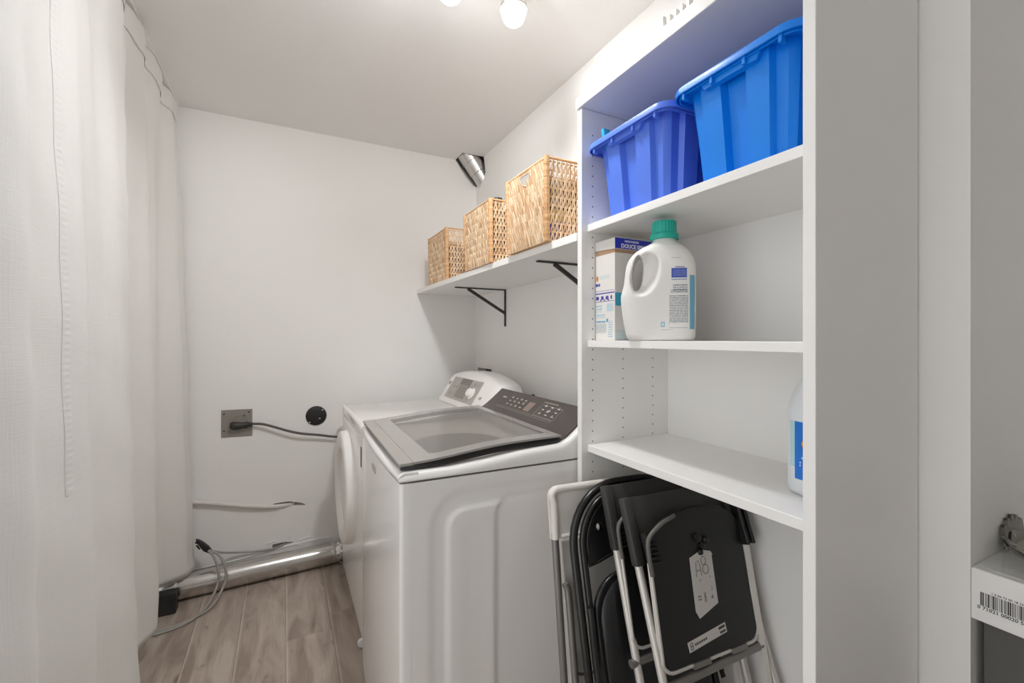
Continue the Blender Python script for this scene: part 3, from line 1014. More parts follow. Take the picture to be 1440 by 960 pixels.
def pack(name, label, cat, x0, x1, y0, y1, z0, z1, m):
    return tag(obj(name, loft([[(a, b, z) for a, b in rrect((x1 - x0) * s, (y1 - y0) * s, .012, 3, (x0 + x1) / 2, (y0 + y1) / 2)] for z, s in ((z0, .94), (z0 + .01, 1), (z1 - .01, 1), (z1, .9))]), m, smooth=40, loc=((x0 + x1) / 2, (y0 + y1) / 2, z0)), label, cat)
zi, zm, zf = ZSL(1.30) + .0056, ZSL(1.76) + .0056, ZSL(2.345) + .0056
pack('cleaning_packet', 'blue packet low inside the basket nearest the bookcase', 'packet', .835, .99, 1.318, 1.365, zi, zi + .075, 'bluepk')
pack('sponge_pack', 'yellow green pack on the blue packet in the basket nearest the bookcase', 'packet', .835, .93, 1.319, 1.362, zi + .0755, zi + .115, 'yellow')
pack('folded_cloth', 'dark cloth bundle at the back inside the basket nearest the bookcase', 'cloth', .86, 1.0, 1.385, 1.54, zi, zi + .26, 'darkcloth')
pack('folded_cloth', 'dark cloth bundle inside the middle basket', 'cloth', .83, .99, 1.79, 1.99, zm, zm + .245, 'darkcloth')
pack('spray_bottle', 'black bottle top sticking out of the middle basket', 'bottle', .845, .885, 1.81, 1.86, zm + .246, zm + .302, 'black')
pack('spray_bottle', 'second black bottle top, at the right rear of the middle basket', 'bottle', .955, .985, 1.80, 1.83, zm + .246, zm + .300, 'black')
pack('duster', 'yellow duster showing over the rim of the middle basket', 'cloth', .825, .862, 1.93, 1.98, zm + .246, zm + .288, 'yellow')
pack('yellow_packet', 'tall yellow packet behind the weave of the farthest basket', 'packet', .945, 1.01, 2.365, 2.42, zf, zf + .15, 'yellow')
pack('folded_cloth', 'violet grey cloth bundle in the farthest basket', 'cloth', .83, .935, 2.37, 2.62, zf, zf + .20, 'greypk')

# ================================================================== washer
ang = radians(-1.1)
wx, wy = .270, 1.172
ws_ = thing('washing_machine', 'white top loading washer with a grey glass lid and brown console beside the bookcase', 'washer', (wx, wy, 0), (0, 0, ang))
WD, WW = .80, .735            # depth (x), width (y)
SEAM = .950
def wl(name, g, m, **kw):
    return obj(name, g, m, ws_, **kw)
def sstep(a, b, v):
    u = min(1, max(0, (v - a) / (b - a)))
    return u * u * (3 - 2 * u)
# cabinet: near side with its pressed relief
def relief(x, z):
    def rr_sdf(x0, x1, z0, z1, r):
        qx = max(x0 + r - x, x - (x1 - r)); qz = max(z0 + r - z, z - (z1 - r))
        return (sqrt(max(qx, 0) ** 2 + max(qz, 0) ** 2) + min(max(qx, qz), 0)) - r
    d1 = rr_sdf(.085, WD + .4, -.6, .905, .10)
    d2 = rr_sdf(.275, WD + .4, -.6, .868, .05)
    d3 = rr_sdf(.180, .245, -.6, .80, .03)
    return .55 * (.007 * sstep(.013, -.013, d1) - .012 * sstep(.008, -.008, d1 + .045) + .010 * sstep(.006, -.006, d2) + .003 * sstep(.02, -.02, d3))
NX, NZ = 110, 110
V, F = [], []
for i in range(NX + 1):
    for j in range(NZ + 1):
        x = .0302 + (WD - .0302) * i / NX
        z = .02 + (SEAM - .004 - .02) * j / NZ
        V.append(Vector((x, relief(x, z), z)))
for i in range(NX):
    for j in range(NZ):
        a = i * (NZ + 1) + j
        F.append((a, a + NZ + 1, a + NZ + 2, a + 1))
wl('side_panel', (V, F), 'appl', smooth=180)
# front panel, slightly bowed, rounded vertical edges
def bow(y):
    return -.010 * (1 - (2 * y / WW - 1) ** 2)
sec = [(.012, 0.0), (.004, .002), (.001, .006), (0, .014)] + [(bow(.014 + (WW - .028) * k / 16), .014 + (WW - .028) * k / 16) for k in range(1, 16)] + [(0, WW - .014), (.001, WW - .006), (.004, WW - .002), (.012, WW), (.03, WW), (.03, 0.0)]
wl('front_panel', loft([[(a, b, z) for a, b in sec] for z in (.02, SEAM - .004)]), 'appl', smooth=40)
wl('rear_panel', join(box(WD - .004, WD, 0.002, WW, .02, SEAM - .004), box(.03, WD - .004, WW - .004, WW, .02, SEAM - .004)), 'appl')
wl('seam_gasket', box(.006, WD - .004, .004, WW - .004, SEAM - .0045, SEAM + .001), 'seamgrey')
for x, y in ((.05, .05), (WD - .05, .05), (.05, WW - .05), (WD - .05, WW - .05)):
    wl('foot', xf(lathe([(.02, 0), (.022, .003), (.022, .012), (.010, .013), (.010, .024)], 16), Matrix.Translation((x, y, 0))), 'blackrub', smooth=40)
# top cover: near and far rails, front rail, rising cheeks, well
TZ = [(0.0, .967), (.012, .972), (.05, .973), (.14, .973), (.25, .981), (.36, .993), (.47, .9985), (.50, 1.000), (.530, 1.012), (.560, 1.034), (.590, 1.060), (.622, 1.086), (.64, 1.088), (.70, 1.070), (WD, 1.050)]
def tz(x):
    for (a, za), (b, zb_) in zip(TZ, TZ[1:]):
        if x <= b:
            u = (x - a) / (b - a)
            return za + (zb_ - za) * u
    return TZ[-1][1]
def rail(y0, y1, out):
    """rail section along x with a rounded outer top edge on side out (-1 near, +1 far)"""
    secs = []
    n = 60
    for k in range(n + 1):
        x = WD * k / n
        z = tz(x); r = .016
        pts = []
        if out < 0:
            pts = [(y0 + .001, SEAM + .001), (y0, SEAM + .004), (y0 + .001, z - r)] + [(y0 + .001 + r - r * cos(radians(a)), z - r + r * sin(radians(a))) for a in (20, 40, 60, 80)] + [(y1 - .004, z + .001), (y1, z - .004), (y1, SEAM + .001)]
        else:
            pts = [(y1, SEAM + .001), (y1, z - r)] + [(y1 - r + r * cos(radians(a)), z - r + r * sin(radians(a))) for a in (20, 40, 60, 80)] + [(y0 + .004, z + .001), (y0, z - .004), (y0, SEAM + .001)]
        secs.append([(x, a, b) for a, b in pts])
    return loft(secs)
for g_ in (rail(0, .045, -1), rail(WW - .03, WW, 1)):
    wl('cover_rail', g_, 'appl', smooth=50)
fr = [(-.001, SEAM + .001), (-.003, SEAM + .006), (-.002, .963), (.004, .969), (.012, .973), (.05, .972), (.05, SEAM + .001)]
wl('front_rail', loft([[(a + (bow(y) if k not in (0, 1, 11, 12) else bow(y) * .6), y, b) for a, b in fr] for k, y in enumerate([.004 + (WW - .008) * i / 12 for i in range(13)])]), 'appl', smooth=50)
# inner deck with round tub opening
def deck():
    cx, cy, R = .285, .36, .170
    n = 64
    x0, x1, y0, y1 = .05, .515, .045, WW - .03
    V, F = [], []
    rows = [[], [], [], [], []]
    for k in range(n):
        a = 2 * pi * k / n
        c, s_ = cos(a), sin(a)
        tt = min((x1 - cx) / c if c > 1e-6 else 9, (x0 - cx) / c if c < -1e-6 else 9, (y1 - cy) / s_ if s_ > 1e-6 else 9, (y0 - cy) / s_ if s_ < -1e-6 else 9)
        rows[0].append((cx + c * tt, cy + s_ * tt, .974))
        rows[1].append((cx + c * (R + .030), cy + s_ * (R + .030), .962))
        rows[2].append((cx + c * R, cy + s_ * R, .955))
        rows[3].append((cx + c * (R - .006), cy + s_ * (R - .006), .945))
        rows[4].append((cx + c * (R - .006), cy + s_ * (R - .006), .88))
    return loft(rows, caps=False)
wl('tub_deck', deck(), 'tub', smooth=40)
n = 48
wl('balance_ring', loft([[(.285 + r * cos(2 * pi * k / n), .36 + r * sin(2 * pi * k / n), z) for k in range(n)] for r, z in ((.166, .925), (.165, .932), (.148, .934), (.140, .925), (.138, .72))], caps=False), 'panelgrey', smooth=40)
wl('drum', loft([[(.285 + r * cos(2 * pi * k / n), .36 + r * sin(2 * pi * k / n), z) for k in range(n)] for r, z in ((.142, .86), (.142, .62), (.09, .60), (.05, .68), (.03, .70))], caps=True), 'steel', smooth=40)
# glass lid
def lz(x):
    return .995 + .027 * sstep(.0, .36, x) + .003 * sstep(.3, .5, x)
LX0, LX1, LY0, LY1 = .002, .508, .018, WW - .012
def lidpatch(x0, x1, y0, y1, th=.006, up=0.0, n=24, ny=10):
    V, F = [], []
    for i in range(n + 1):
        x = x0 + (x1 - x0) * i / n
        for j in range(ny + 1):
            y = y0 + (y1 - y0) * j / ny
            V.append(Vector((x, y, lz(x) + up)))
    m = len(V)
    V += [v - Vector((0, 0, th)) for v in V]
    w_ = ny + 1
    for i in range(n):
        for j in range(ny):
            a = i * w_ + j
            F.append((a, a + w_, a + w_ + 1, a + 1)); F.append((m + a, m + a + 1, m + a + w_ + 1, m + a + w_))
    for i in range(n):
        a = i * w_
        F.append((a, m + a, m + a + w_, a + w_)); a += ny
        F.append((a, a + w_, m + a + w_, m + a))
    for j in range(ny):
        F.append((j, j + 1, m + j + 1, m + j)); a = n * w_ + j
        F.append((a, m + a, m + a + 1, a + 1))
    return V, F
WX0, WX1, WY0, WY1 = .098, .478, .070, WW - .075
S1 = .040
lidr = wl('lid', join(lidpatch(S1 + .001, WX0, LY0, LY1, n=6), lidpatch(WX1, LX1, LY0, LY1, n=4), lidpatch(WX0, WX1, LY0, WY0), lidpatch(WX0, WX1, WY1, LY1)), 'grayglass', smooth=30)
wl('lid_window', lidpatch(WX0, WX1, WY0, WY1, .005, -.0004), 'lidpane', smooth=30)
wl('lid_handle_strip', lidpatch(LX0, S1, LY0, LY1, .007, n=6), 'stripglass', smooth=30)
ed = []
for y0, y1 in ((LY0 + .001, LY0 + .014), (LY1 - .014, LY1 - .001)):
    secs = []
    for k in range(25):
        x = LX0 + .004 + (LX1 - LX0 - .006) * k / 24
        z = lz(x)
        dp = .012 + .008 * sstep(0, .25, (k / 24))
        secs.append([(x, y0, z - .0062), (x, y1, z - .0062), (x, y1, z - .006 - dp), (x, y0 + .004, z - .006 - dp)])
    ed.append(loft(secs))
ed.append(loft([[(LX0 + .002, y, lz(0) - .0072), (LX0 + .022, y, lz(0) - .0072), (LX0 + .020, y, lz(0) - .013), (LX0 + .006, y, lz(0) - .013)] for y in (LY0 + .014, LY1 - .014)]))
wl('lid_edge', join(*ed), 'blacktrim', smooth=30)
# control console: sloping brown grey glass
CX0, CX1, CZ0, CZ1 = .512, .628, 1.010, 1.096
CY0, CY1 = .022, WW - .014
def con(u, y, n_=0.0):
    """u 0..1 up the face; slightly concave at its foot"""
    x = CX0 + (CX1 - CX0) * u
    z = CZ0 + (CZ1 - CZ0) * (u ** 1.18)
    nx, nz = -(CZ1 - CZ0), (CX1 - CX0)
    q = sqrt(nx * nx + nz * nz)
    return (x + nx / q * n_, y, z + nz / q * n_)
wl('control_panel', loft([[con(k / 12, CY0, .002) for k in range(13)] + [con(k / 12, CY0, -.004) for k in range(12, -1, -1)], [con(k / 12, CY1, .002) for k in range(13)] + [con(k / 12, CY1, -.004) for k in range(12, -1, -1)]]), 'console', smooth=30)
wl('console_body', loft([[(x, y, z) for x, z in ((CX0 + .002, .965), (CX0 + .002, CZ0 - .006), (.60, 1.060), (CX1, CZ1 - .008), (.642, CZ1 - .010), (.70, 1.066), (WD, 1.045), (WD, .955))] for y in (.03, WW - .02)]), 'appl')
wl('hinge_trim', box(CX0 - .012, CX0 + .003, CY0 + .02, CY1 - .02, 1.003, 1.0125, .002), 'panelgrey')
wl('hinge_clip', box(CX0 - .012, CX0 + .006, .21, .235, 1.0126, 1.019, .002), 'blacktrim')
pr = []
def mark(u0, u1, y0, y1):
    return [Vector(con(u, y, .0026)) for u, y in ((u0, y0), (u0, y1), (u1, y1), (u1, y0))], [(0, 1, 2, 3)]
def outline(u0, u1, y0, y1, wu=.006, wy=.0012):
    return join(mark(u0, u0 + wu, y0, y1), mark(u1 - wu, u1, y0, y1), mark(u0, u1, y0, y0 + wy), mark(u0, u1, y1 - wy, y1))
ms = [outline(.34, .40, .16, .62)]
for i, y in enumerate((.55, .51, .47, .43, .27, .225, .18)):
    for u in (.50, .64, .76):
        ms.append(mark(u, u + .035, y - .010, y + .006))
        if (i + int(u * 10)) % 2: ms.append(mark(u + .055, u + .07, y - .004, y + .004))
ms.append(mark(.70, .75, .60, .635)); ms.append(mark(.60, .68, .222, .236)); ms.append(outline(.42, .80, .155, .30)); ms.append(mark(.88, .895, .2, .30))
wl('panel_markings', join(*ms), 'print')
wl('display_window', mark(.46, .78, .345, .395), mat('washer_display', rgb(134, 116, 108), .3))
# maker's badge spot and dents on the front
wl('front_badge', box(-.0115, -.0085, .33, .40, .885, .905, .0008, 1), 'panelgrey')

# ================================================================== dryer
dy0, dy1, dx0, dx1 = 1.968, 2.752, .300, 1.09
DZ = .945
dr = thing('dryer', 'white front loading dryer with round door standing in the far corner', 'dryer', (dx0, dy0, 0))
def dl(name, g, m, **kw):
    return part(name, g, m, dr, **kw)
sec = [(r_[0] + (dx0 + dx1) / 2, r_[1] + (dy0 + dy1) / 2) for r_ in rrect(dx1 - dx0, dy1 - dy0, .022, 5)]
def inset(k):
    return [(a + (k if a < (dx0 + dx1) / 2 else -k), b + (k if b < (dy0 + dy1) / 2 else -k)) for a, b in sec]
dl('body', loft([[(a, b, z) for a, b in inset(k)] for z, k in ((.028, .004), (.032, 0), (.898, 0), (.900, .003))]), 'appl', smooth=40)
dl('top_cover', loft([[(a, b, z) for a, b in inset(k)] for z, k in ((.9015, .004), (.903, -.001), (.938, -.001), (.943, .002), (.945, .008))]), 'appl', smooth=40)
# bulged front skin and recess lines
dl('front_panel', loft([[(dx0 - .0005 - .012 * (1 - (2 * k / 20 - 1) ** 2), dy0 + .02 + (dy1 - dy0 - .04) * k / 20, z) for k in range(21)] + [(dx0 + .004, dy1 - .02, z), (dx0 + .004, dy0 + .02, z)] for z in (.10, .895)]), 'appl', smooth=60)
dcy, dcz, dR = 2.375, .590, .268
def ring(r0, r1, x0, x1, nm=56):
    rows = []
    for r, x in ((r1, x0), (r1 - .004, x1 + .008), (r1 - .014, x1), ((r0 + r1) / 2, x1 - .003), (r0 + .014, x1), (r0 + .003, x1 + .010), (r0, x0)):
        rows.append([(x, dcy + r * cos(2 * pi * k / nm), dcz + r * 1.03 * sin(2 * pi * k / nm)) for k in range(nm)])
    return loft(rows, caps=False)
door = dl('door', ring(.185, dR, dx0 - .004, dx0 - .052), 'applp', smooth=50)
bowl = [[(x, dcy + r * cos(2 * pi * k / 48), dcz + r * 1.03 * sin(2 * pi * k / 48)) for k in range(48)] for r, x in ((.186, dx0 - .030), (.17, dx0 - .020), (.10, dx0 - .016), (.01, dx0 - .015))]
sub('door_bowl', loft(bowl), 'applp', door, smooth=50)
dl('handle_recess', box(dx0 - .004, dx0 + .001, dy0 + .046, dy0 + .066, .77, .86, .002, 1), 'gasket')
dl('door_hinge', box(dx0 - .018, dx0 + .001, dcy + dR - .03, dcy + dR - .002, dcz + .12, dcz + .17, .002), 'panelgrey')
dl('cover_slot', box(dx0 + .004, dx0 + .008, dy0 + .03, dy0 + .05, .9005, .9055), 'gasket')
for y in (dy0 + .045, dy1 - .045):
    for x in (dx0 + .035, dx1 - .05):
        dl('foot', xf(lathe([(.017, 0.0), (.019, .003), (.019, .014), (.009, .015), (.009, .030)], 16), Matrix.Translation((x, y, 0))), 'brass', smooth=40)
dl('caster', xf(lathe([(.006, -.008), (.016, -.008), (.018, 0), (.016, .008), (.006, .008)], 18), Matrix.Translation((dx0 - .004, dy0 + .03, .022)) @ Matrix.Rotation(pi / 2, 4, 'X')), 'applp', smooth=40)
# console hood at the back
cy0, cy1 = dy0 + .035, dy1 - .012
def top(u):       # u 0 near .. 1 far
    return 1.090 + .050 * (1 - abs(2 * u - 1.06) ** 2.2)
secs = []
NCN = 40
for k in range(NCN + 1):
    u = k / NCN
    e = min(1, min(u, 1 - u) / .07)
    e = sqrt(max(0, 1 - (1 - e) ** 2))
    zt = DZ + (top(u) - DZ) * (.84 + .16 * e)
    y = cy0 + (cy1 - cy0) * u
    bx = .868 + .012 * (1 - e)
    tx = bx + (zt - DZ) * .64
    secs.append([(bx, y, DZ + .0005), (bx + .002, y, DZ + .012), (tx - .010, y, zt - .010), (tx + .002, y, zt - .001), (tx + .016, y, zt), (1.085, y, zt - .004), (1.09, y, zt - .012), (1.09, y, DZ + .0005)])
dl('console', loft(secs), 'appl', smooth=45)
def cf(v, y, n_=.0):   # on the console face: v = height above DZ
    return Vector((.8700 + (v - .012) * .652 - n_ * .84, y, DZ + v + n_ * .54))
def cpatch(v0, v1, y0, y1, n_, th=.003):
    q = [cf(v0, y0, n_), cf(v0, y1, n_), cf(v1, y1 , n_), cf(v1, y0, n_)]
    r = [cf(v0, y0, n_ - th), cf(v0, y1, n_ - th), cf(v1, y1, n_ - th), cf(v1, y0, n_ - th)]
    return q + r, [(0, 1, 2, 3), (7, 6, 5, 4), (0, 4, 5, 1), (1, 5, 6, 2), (2, 6, 7, 3), (3, 7, 4, 0)]
cpn = dl('control_panel', cpatch(.030, .148, 2.200, 2.640, .003, .004), 'panelgrey')
sub('display', cpatch(.112, .146, 2.350, 2.500, .0045), 'lcd', cpn)
sub('program_panel', cpatch(.042, .109, 2.345, 2.490, .0045), 'lcd2', cpn)
kp = cf(.080, 2.265, .004)
nrm = Vector((-.84, 0, .54)).normalized()
sub('dial', xf(lathe([(.034, 0), (.034, .004), (.027, .006), (.024, .024), (.021, .028), (.004, .0285)], 28), Matrix.Translation(kp) @ nrm.to_track_quat('Z', 'Y').to_matrix().to_4x4()), 'applp', cpn, smooth=40)
for v, y in ((.060, 2.58), (.100, 2.58), (.060, 2.53), (.100, 2.53), (.130, 2.29), (.130, 2.24)):
    sub('button', xf(lathe([(.012, 0), (.012, .003), (.009, .0045), (.001, .005)], 16), Matrix.Translation(cf(v, y, .003)) @ nrm.to_track_quat('Z', 'Y').to_matrix().to_4x4()), 'panelgrey', cpn, smooth=40)
dl('badge', cpatch(.10, .116, 2.665, 2.69, .0025, .002), 'lcd2')
dl('start_button', cpatch(.066, .078, 2.13, 2.155, .0025, .002), 'panelgrey')
dl('rear_hose', tube(smooth_path([(1.12, 1.965, .60), (1.135, 1.965, .9), (1.13, 1.968, 1.02), (1.128, 1.972, 1.045)], 6), .010, 10), 'black', smooth=50)

# ================================================================== floor duct, cables, outlet
fd = thing('vent_pipe', 'shiny galvanised vent pipe lying on the floor along the back wall', 'pipe', (-.05, 2.83, 0))
pa, pb_ = Vector((-.62, 2.788, .0615)), Vector((.262, 2.832, .0615))
part('pipe', tube([pa, pb_], .0600, 40), 'galv', fd, smooth=50)
part('lock_seam', tube([pa + Vector((.01, -.0572, .022)), pb_ + Vector((-.005, -.0572, .022))], .0016, 6), 'galv', fd, smooth=50)
cr = []
rows = []
NCR = 60
for i in range(9):
    c = pb_ + Vector((-.02 + .075 * i / 8, .001, 0))
    rows.append([c + Vector((random.uniform(-.003, .003), 0, 0)) + Vector((0, cos(2 * pi * k / NCR), sin(2 * pi * k / NCR))) * (.0606 + random.uniform(-.0015, .0022) - (.004 if i in (3, 4) else 0)) for k in range(NCR)])
part('foil_tape', loft(rows), 'foil', fd, smooth=25)
part('pipe_end', tube([pb_ + Vector((.05, .002, 0)), Vector((.62, 2.836, .0615))], .058, 32), 'galv', fd, smooth=50)
part('tie_tail', tube(smooth_path([(.285, 2.776, .03), (.30, 2.768, .018), (.306, 2.760, .004)], 4), .002, 6), 'foil', fd)
def on_pipe(s, a, r=.0605):
    c = pa.lerp(pb_, s)
    return (c.x, c.y - r * cos(radians(a)), c.z + r * sin(radians(a)))
def pipe_patch(s0, s1, a0, a1, r=.0607, n=6):
    V = [Vector(on_pipe(s, a0 + (a1 - a0) * k / n, r)) for s in (s0, s1) for k in range(n + 1)]
    return V, [(k, k + 1, n + 2 + k, n + 1 + k) for k in range(n)]
part('sticker', pipe_patch(.20, .245, 28, 52), 'paper', fd)
part('sticker', pipe_patch(.145, .160, -10, 46), 'paper', fd)

tag(obj('power_adapter', box(-.575, -.468, 2.655, 2.715, 0.0005, .100, .004), 'black', loc=(-.52, 2.67, 0)), 'black box on the floor peeping out under the curtain hem', 'box')

# dryer receptacle plate with plug and cord
op = thing('outlet_plate', 'square weathered metal outlet plate on the back wall', 'outlet', (-.235, YB, .86))
part('plate', fn(box(-.309, -.161, YB - .004, YB - .0003, .784, .936, .0015, 1), lambda v: v + Vector((0, 0, .006 * sin(40 * v.x)))), 'plate', op)
part('cutout_rim', tube([(-.222 + .036 * cos(2 * pi * k / 32), YB - .004, .862 + .036 * sin(2 * pi * k / 32)) for k in range(32)], .002, 6, True), 'plate', op, smooth=50)
for x, z in ((-.296, .915), (-.178, .918), (-.296, .822), (-.20, .90)):
    part('screw', xf(lathe([(.0045, 0), (.0045, .0015), (.003, .0025), (.0005, .0028)], 12), Matrix.Translation((x, YB - .004, z)) @ Matrix.Rotation(pi / 2, 4, 'X')), 'gasket', op)
plug = loft([[(x, YB - .012 - d + d * cos(2 * pi * k / 20), .848 + zc + h * sin(2 * pi * k / 20)) for k in range(20)] for x, d, h, zc in ((-.268, .004, .006, .004), (-.266, .012, .016, .003), (-.255, .017, .022, .002), (-.235, .018, .0225, .001), (-.215, .016, .019, 0), (-.205, .014, .0165, .001), (-.192, .014, .0185, .001), (-.180, .013, .017, .002), (-.178, .009, .010, .002))])
pcord = part('power_cord', tube(smooth_path([(-.160, 2.876, .854), (-.11, 2.868, .849), (-.05, 2.862, .828), (.02, 2.858, .800), (.09, 2.86, .778), (.18, 2.865, .760), (.26, 2.868, .742), (.34, 2.87, .73)], 6), .0068, 10), 'cordgrey', dr, smooth=60)
sub('plug', plug, 'blackrub', pcord, smooth=40)
sub('collar', join(*[xf(lathe([(.008, 0), (.013, .001), (.013, .009), (.008, .010)], 16), Matrix.Translation((-.180 + .011 * k, YB - .024, .851 + .0004 * k)) @ Matrix.Rotation(pi / 2, 4, 'Y')) for k in range(2)]), 'blackrub', pcord, smooth=40)
dc = thing('cover_disc', 'round black cover disc screwed to the back wall', 'cover', (.169, YB, .87))
part('disc', xf(lathe([(.0575, .0003), (.0575, .004), (.055, .0055), (.002, .006)], 40), Matrix.Translation((.169, YB, .87)) @ Matrix.Rotation(pi / 2, 4, 'X')), 'black', dc, smooth=40)
for x, z in ((.133, .832), (.204, .902), (.188, .852)):
    part('screw', xf(lathe([(.0055, 0), (.0055, .0015), (.003, .003), (.0005, .0032)], 12), Matrix.Translation((x, YB - .006, z)) @ Matrix.Rotation(pi / 2, 4, 'X')), 'chrome', dc)

tag(obj('white_conduit', tube(smooth_path([(-.62, 2.87, .50), (-.46, 2.883, .464), (-.34, 2.883, .437), (-.194, 2.883, .398), (-.07, 2.889, .370), (.01, 2.905, .360), (.045, 2.93, .356)], 6), .0125, 10), 'white_cable', smooth=60, loc=(-.3, 2.89, .42)), 'white cable going into the upper slot cut in the back wall', 'cable')
cx_ = thing('coax_cable', 'looped grey cable with a black clip hanging low on the back wall', 'cable', (-.33, 2.75, .1))
part('cable', tube(smooth_path([(-.352, 2.79, .225), (-.30, 2.83, .185), (-.235, 2.873, .152), (-.143, 2.884, .134), (-.065, 2.890, .128), (-.01, 2.905, .134), (.03, 2.935, .140)], 6), .0050, 8), 'coax', cx_, smooth=60)
part('cable', tube(smooth_path([(-.352, 2.785, .225), (-.322, 2.74, .20), (-.302, 2.715, .135), (-.306, 2.695, .07), (-.345, 2.60, .018), (-.41, 2.53, .0068), (-.50, 2.50, .0068), (-.62, 2.50, .0068)], 8), .0060, 8), 'coax', cx_, smooth=60)
part('cable', tube(smooth_path([(-.350, 2.785, .225), (-.30, 2.745, .205), (-.270, 2.715, .14), (-.276, 2.695, .07), (-.315, 2.62, .018), (-.37, 2.57, .0068), (-.47, 2.525, .0068), (-.62, 2.52, .0068)], 8), .0060, 8), 'coax', cx_, smooth=60)
part('clip', loft([[(x, 2.80 + a, z + b) for a, b in rrect(w, h, .003, 3)] for x, z, w, h in ((-.408, .284, .016, .014), (-.392, .266, .024, .030), (-.375, .245, .026, .042), (-.352, .224, .020, .034), (-.338, .208, .012, .018))]), 'black', cx_, smooth=40)
part('clip_tab', join(strip((-.41, 2.79, .275), (-.385, 2.785, .272), .006, .008), strip((-.405, 2.79, .262), (-.39, 2.785, .240), .006, .008)), 'black', cx_)
# paint ridge where the old skirting was, part of the back wall
obj('caulk_line', tube(smooth_path([(-.62, 2.898, .085), (-.25, 2.898, .098), (-.05, 2.898, .118), (.10, 2.898, .128), (.25, 2.898, .13)], 6), .003, 6), 'wall', wall_back)

# ================================================================== folding chairs
def flat_leg(p, q, w, t, n=1):
    return strip(p, q, w, t, (0, -1, 0))

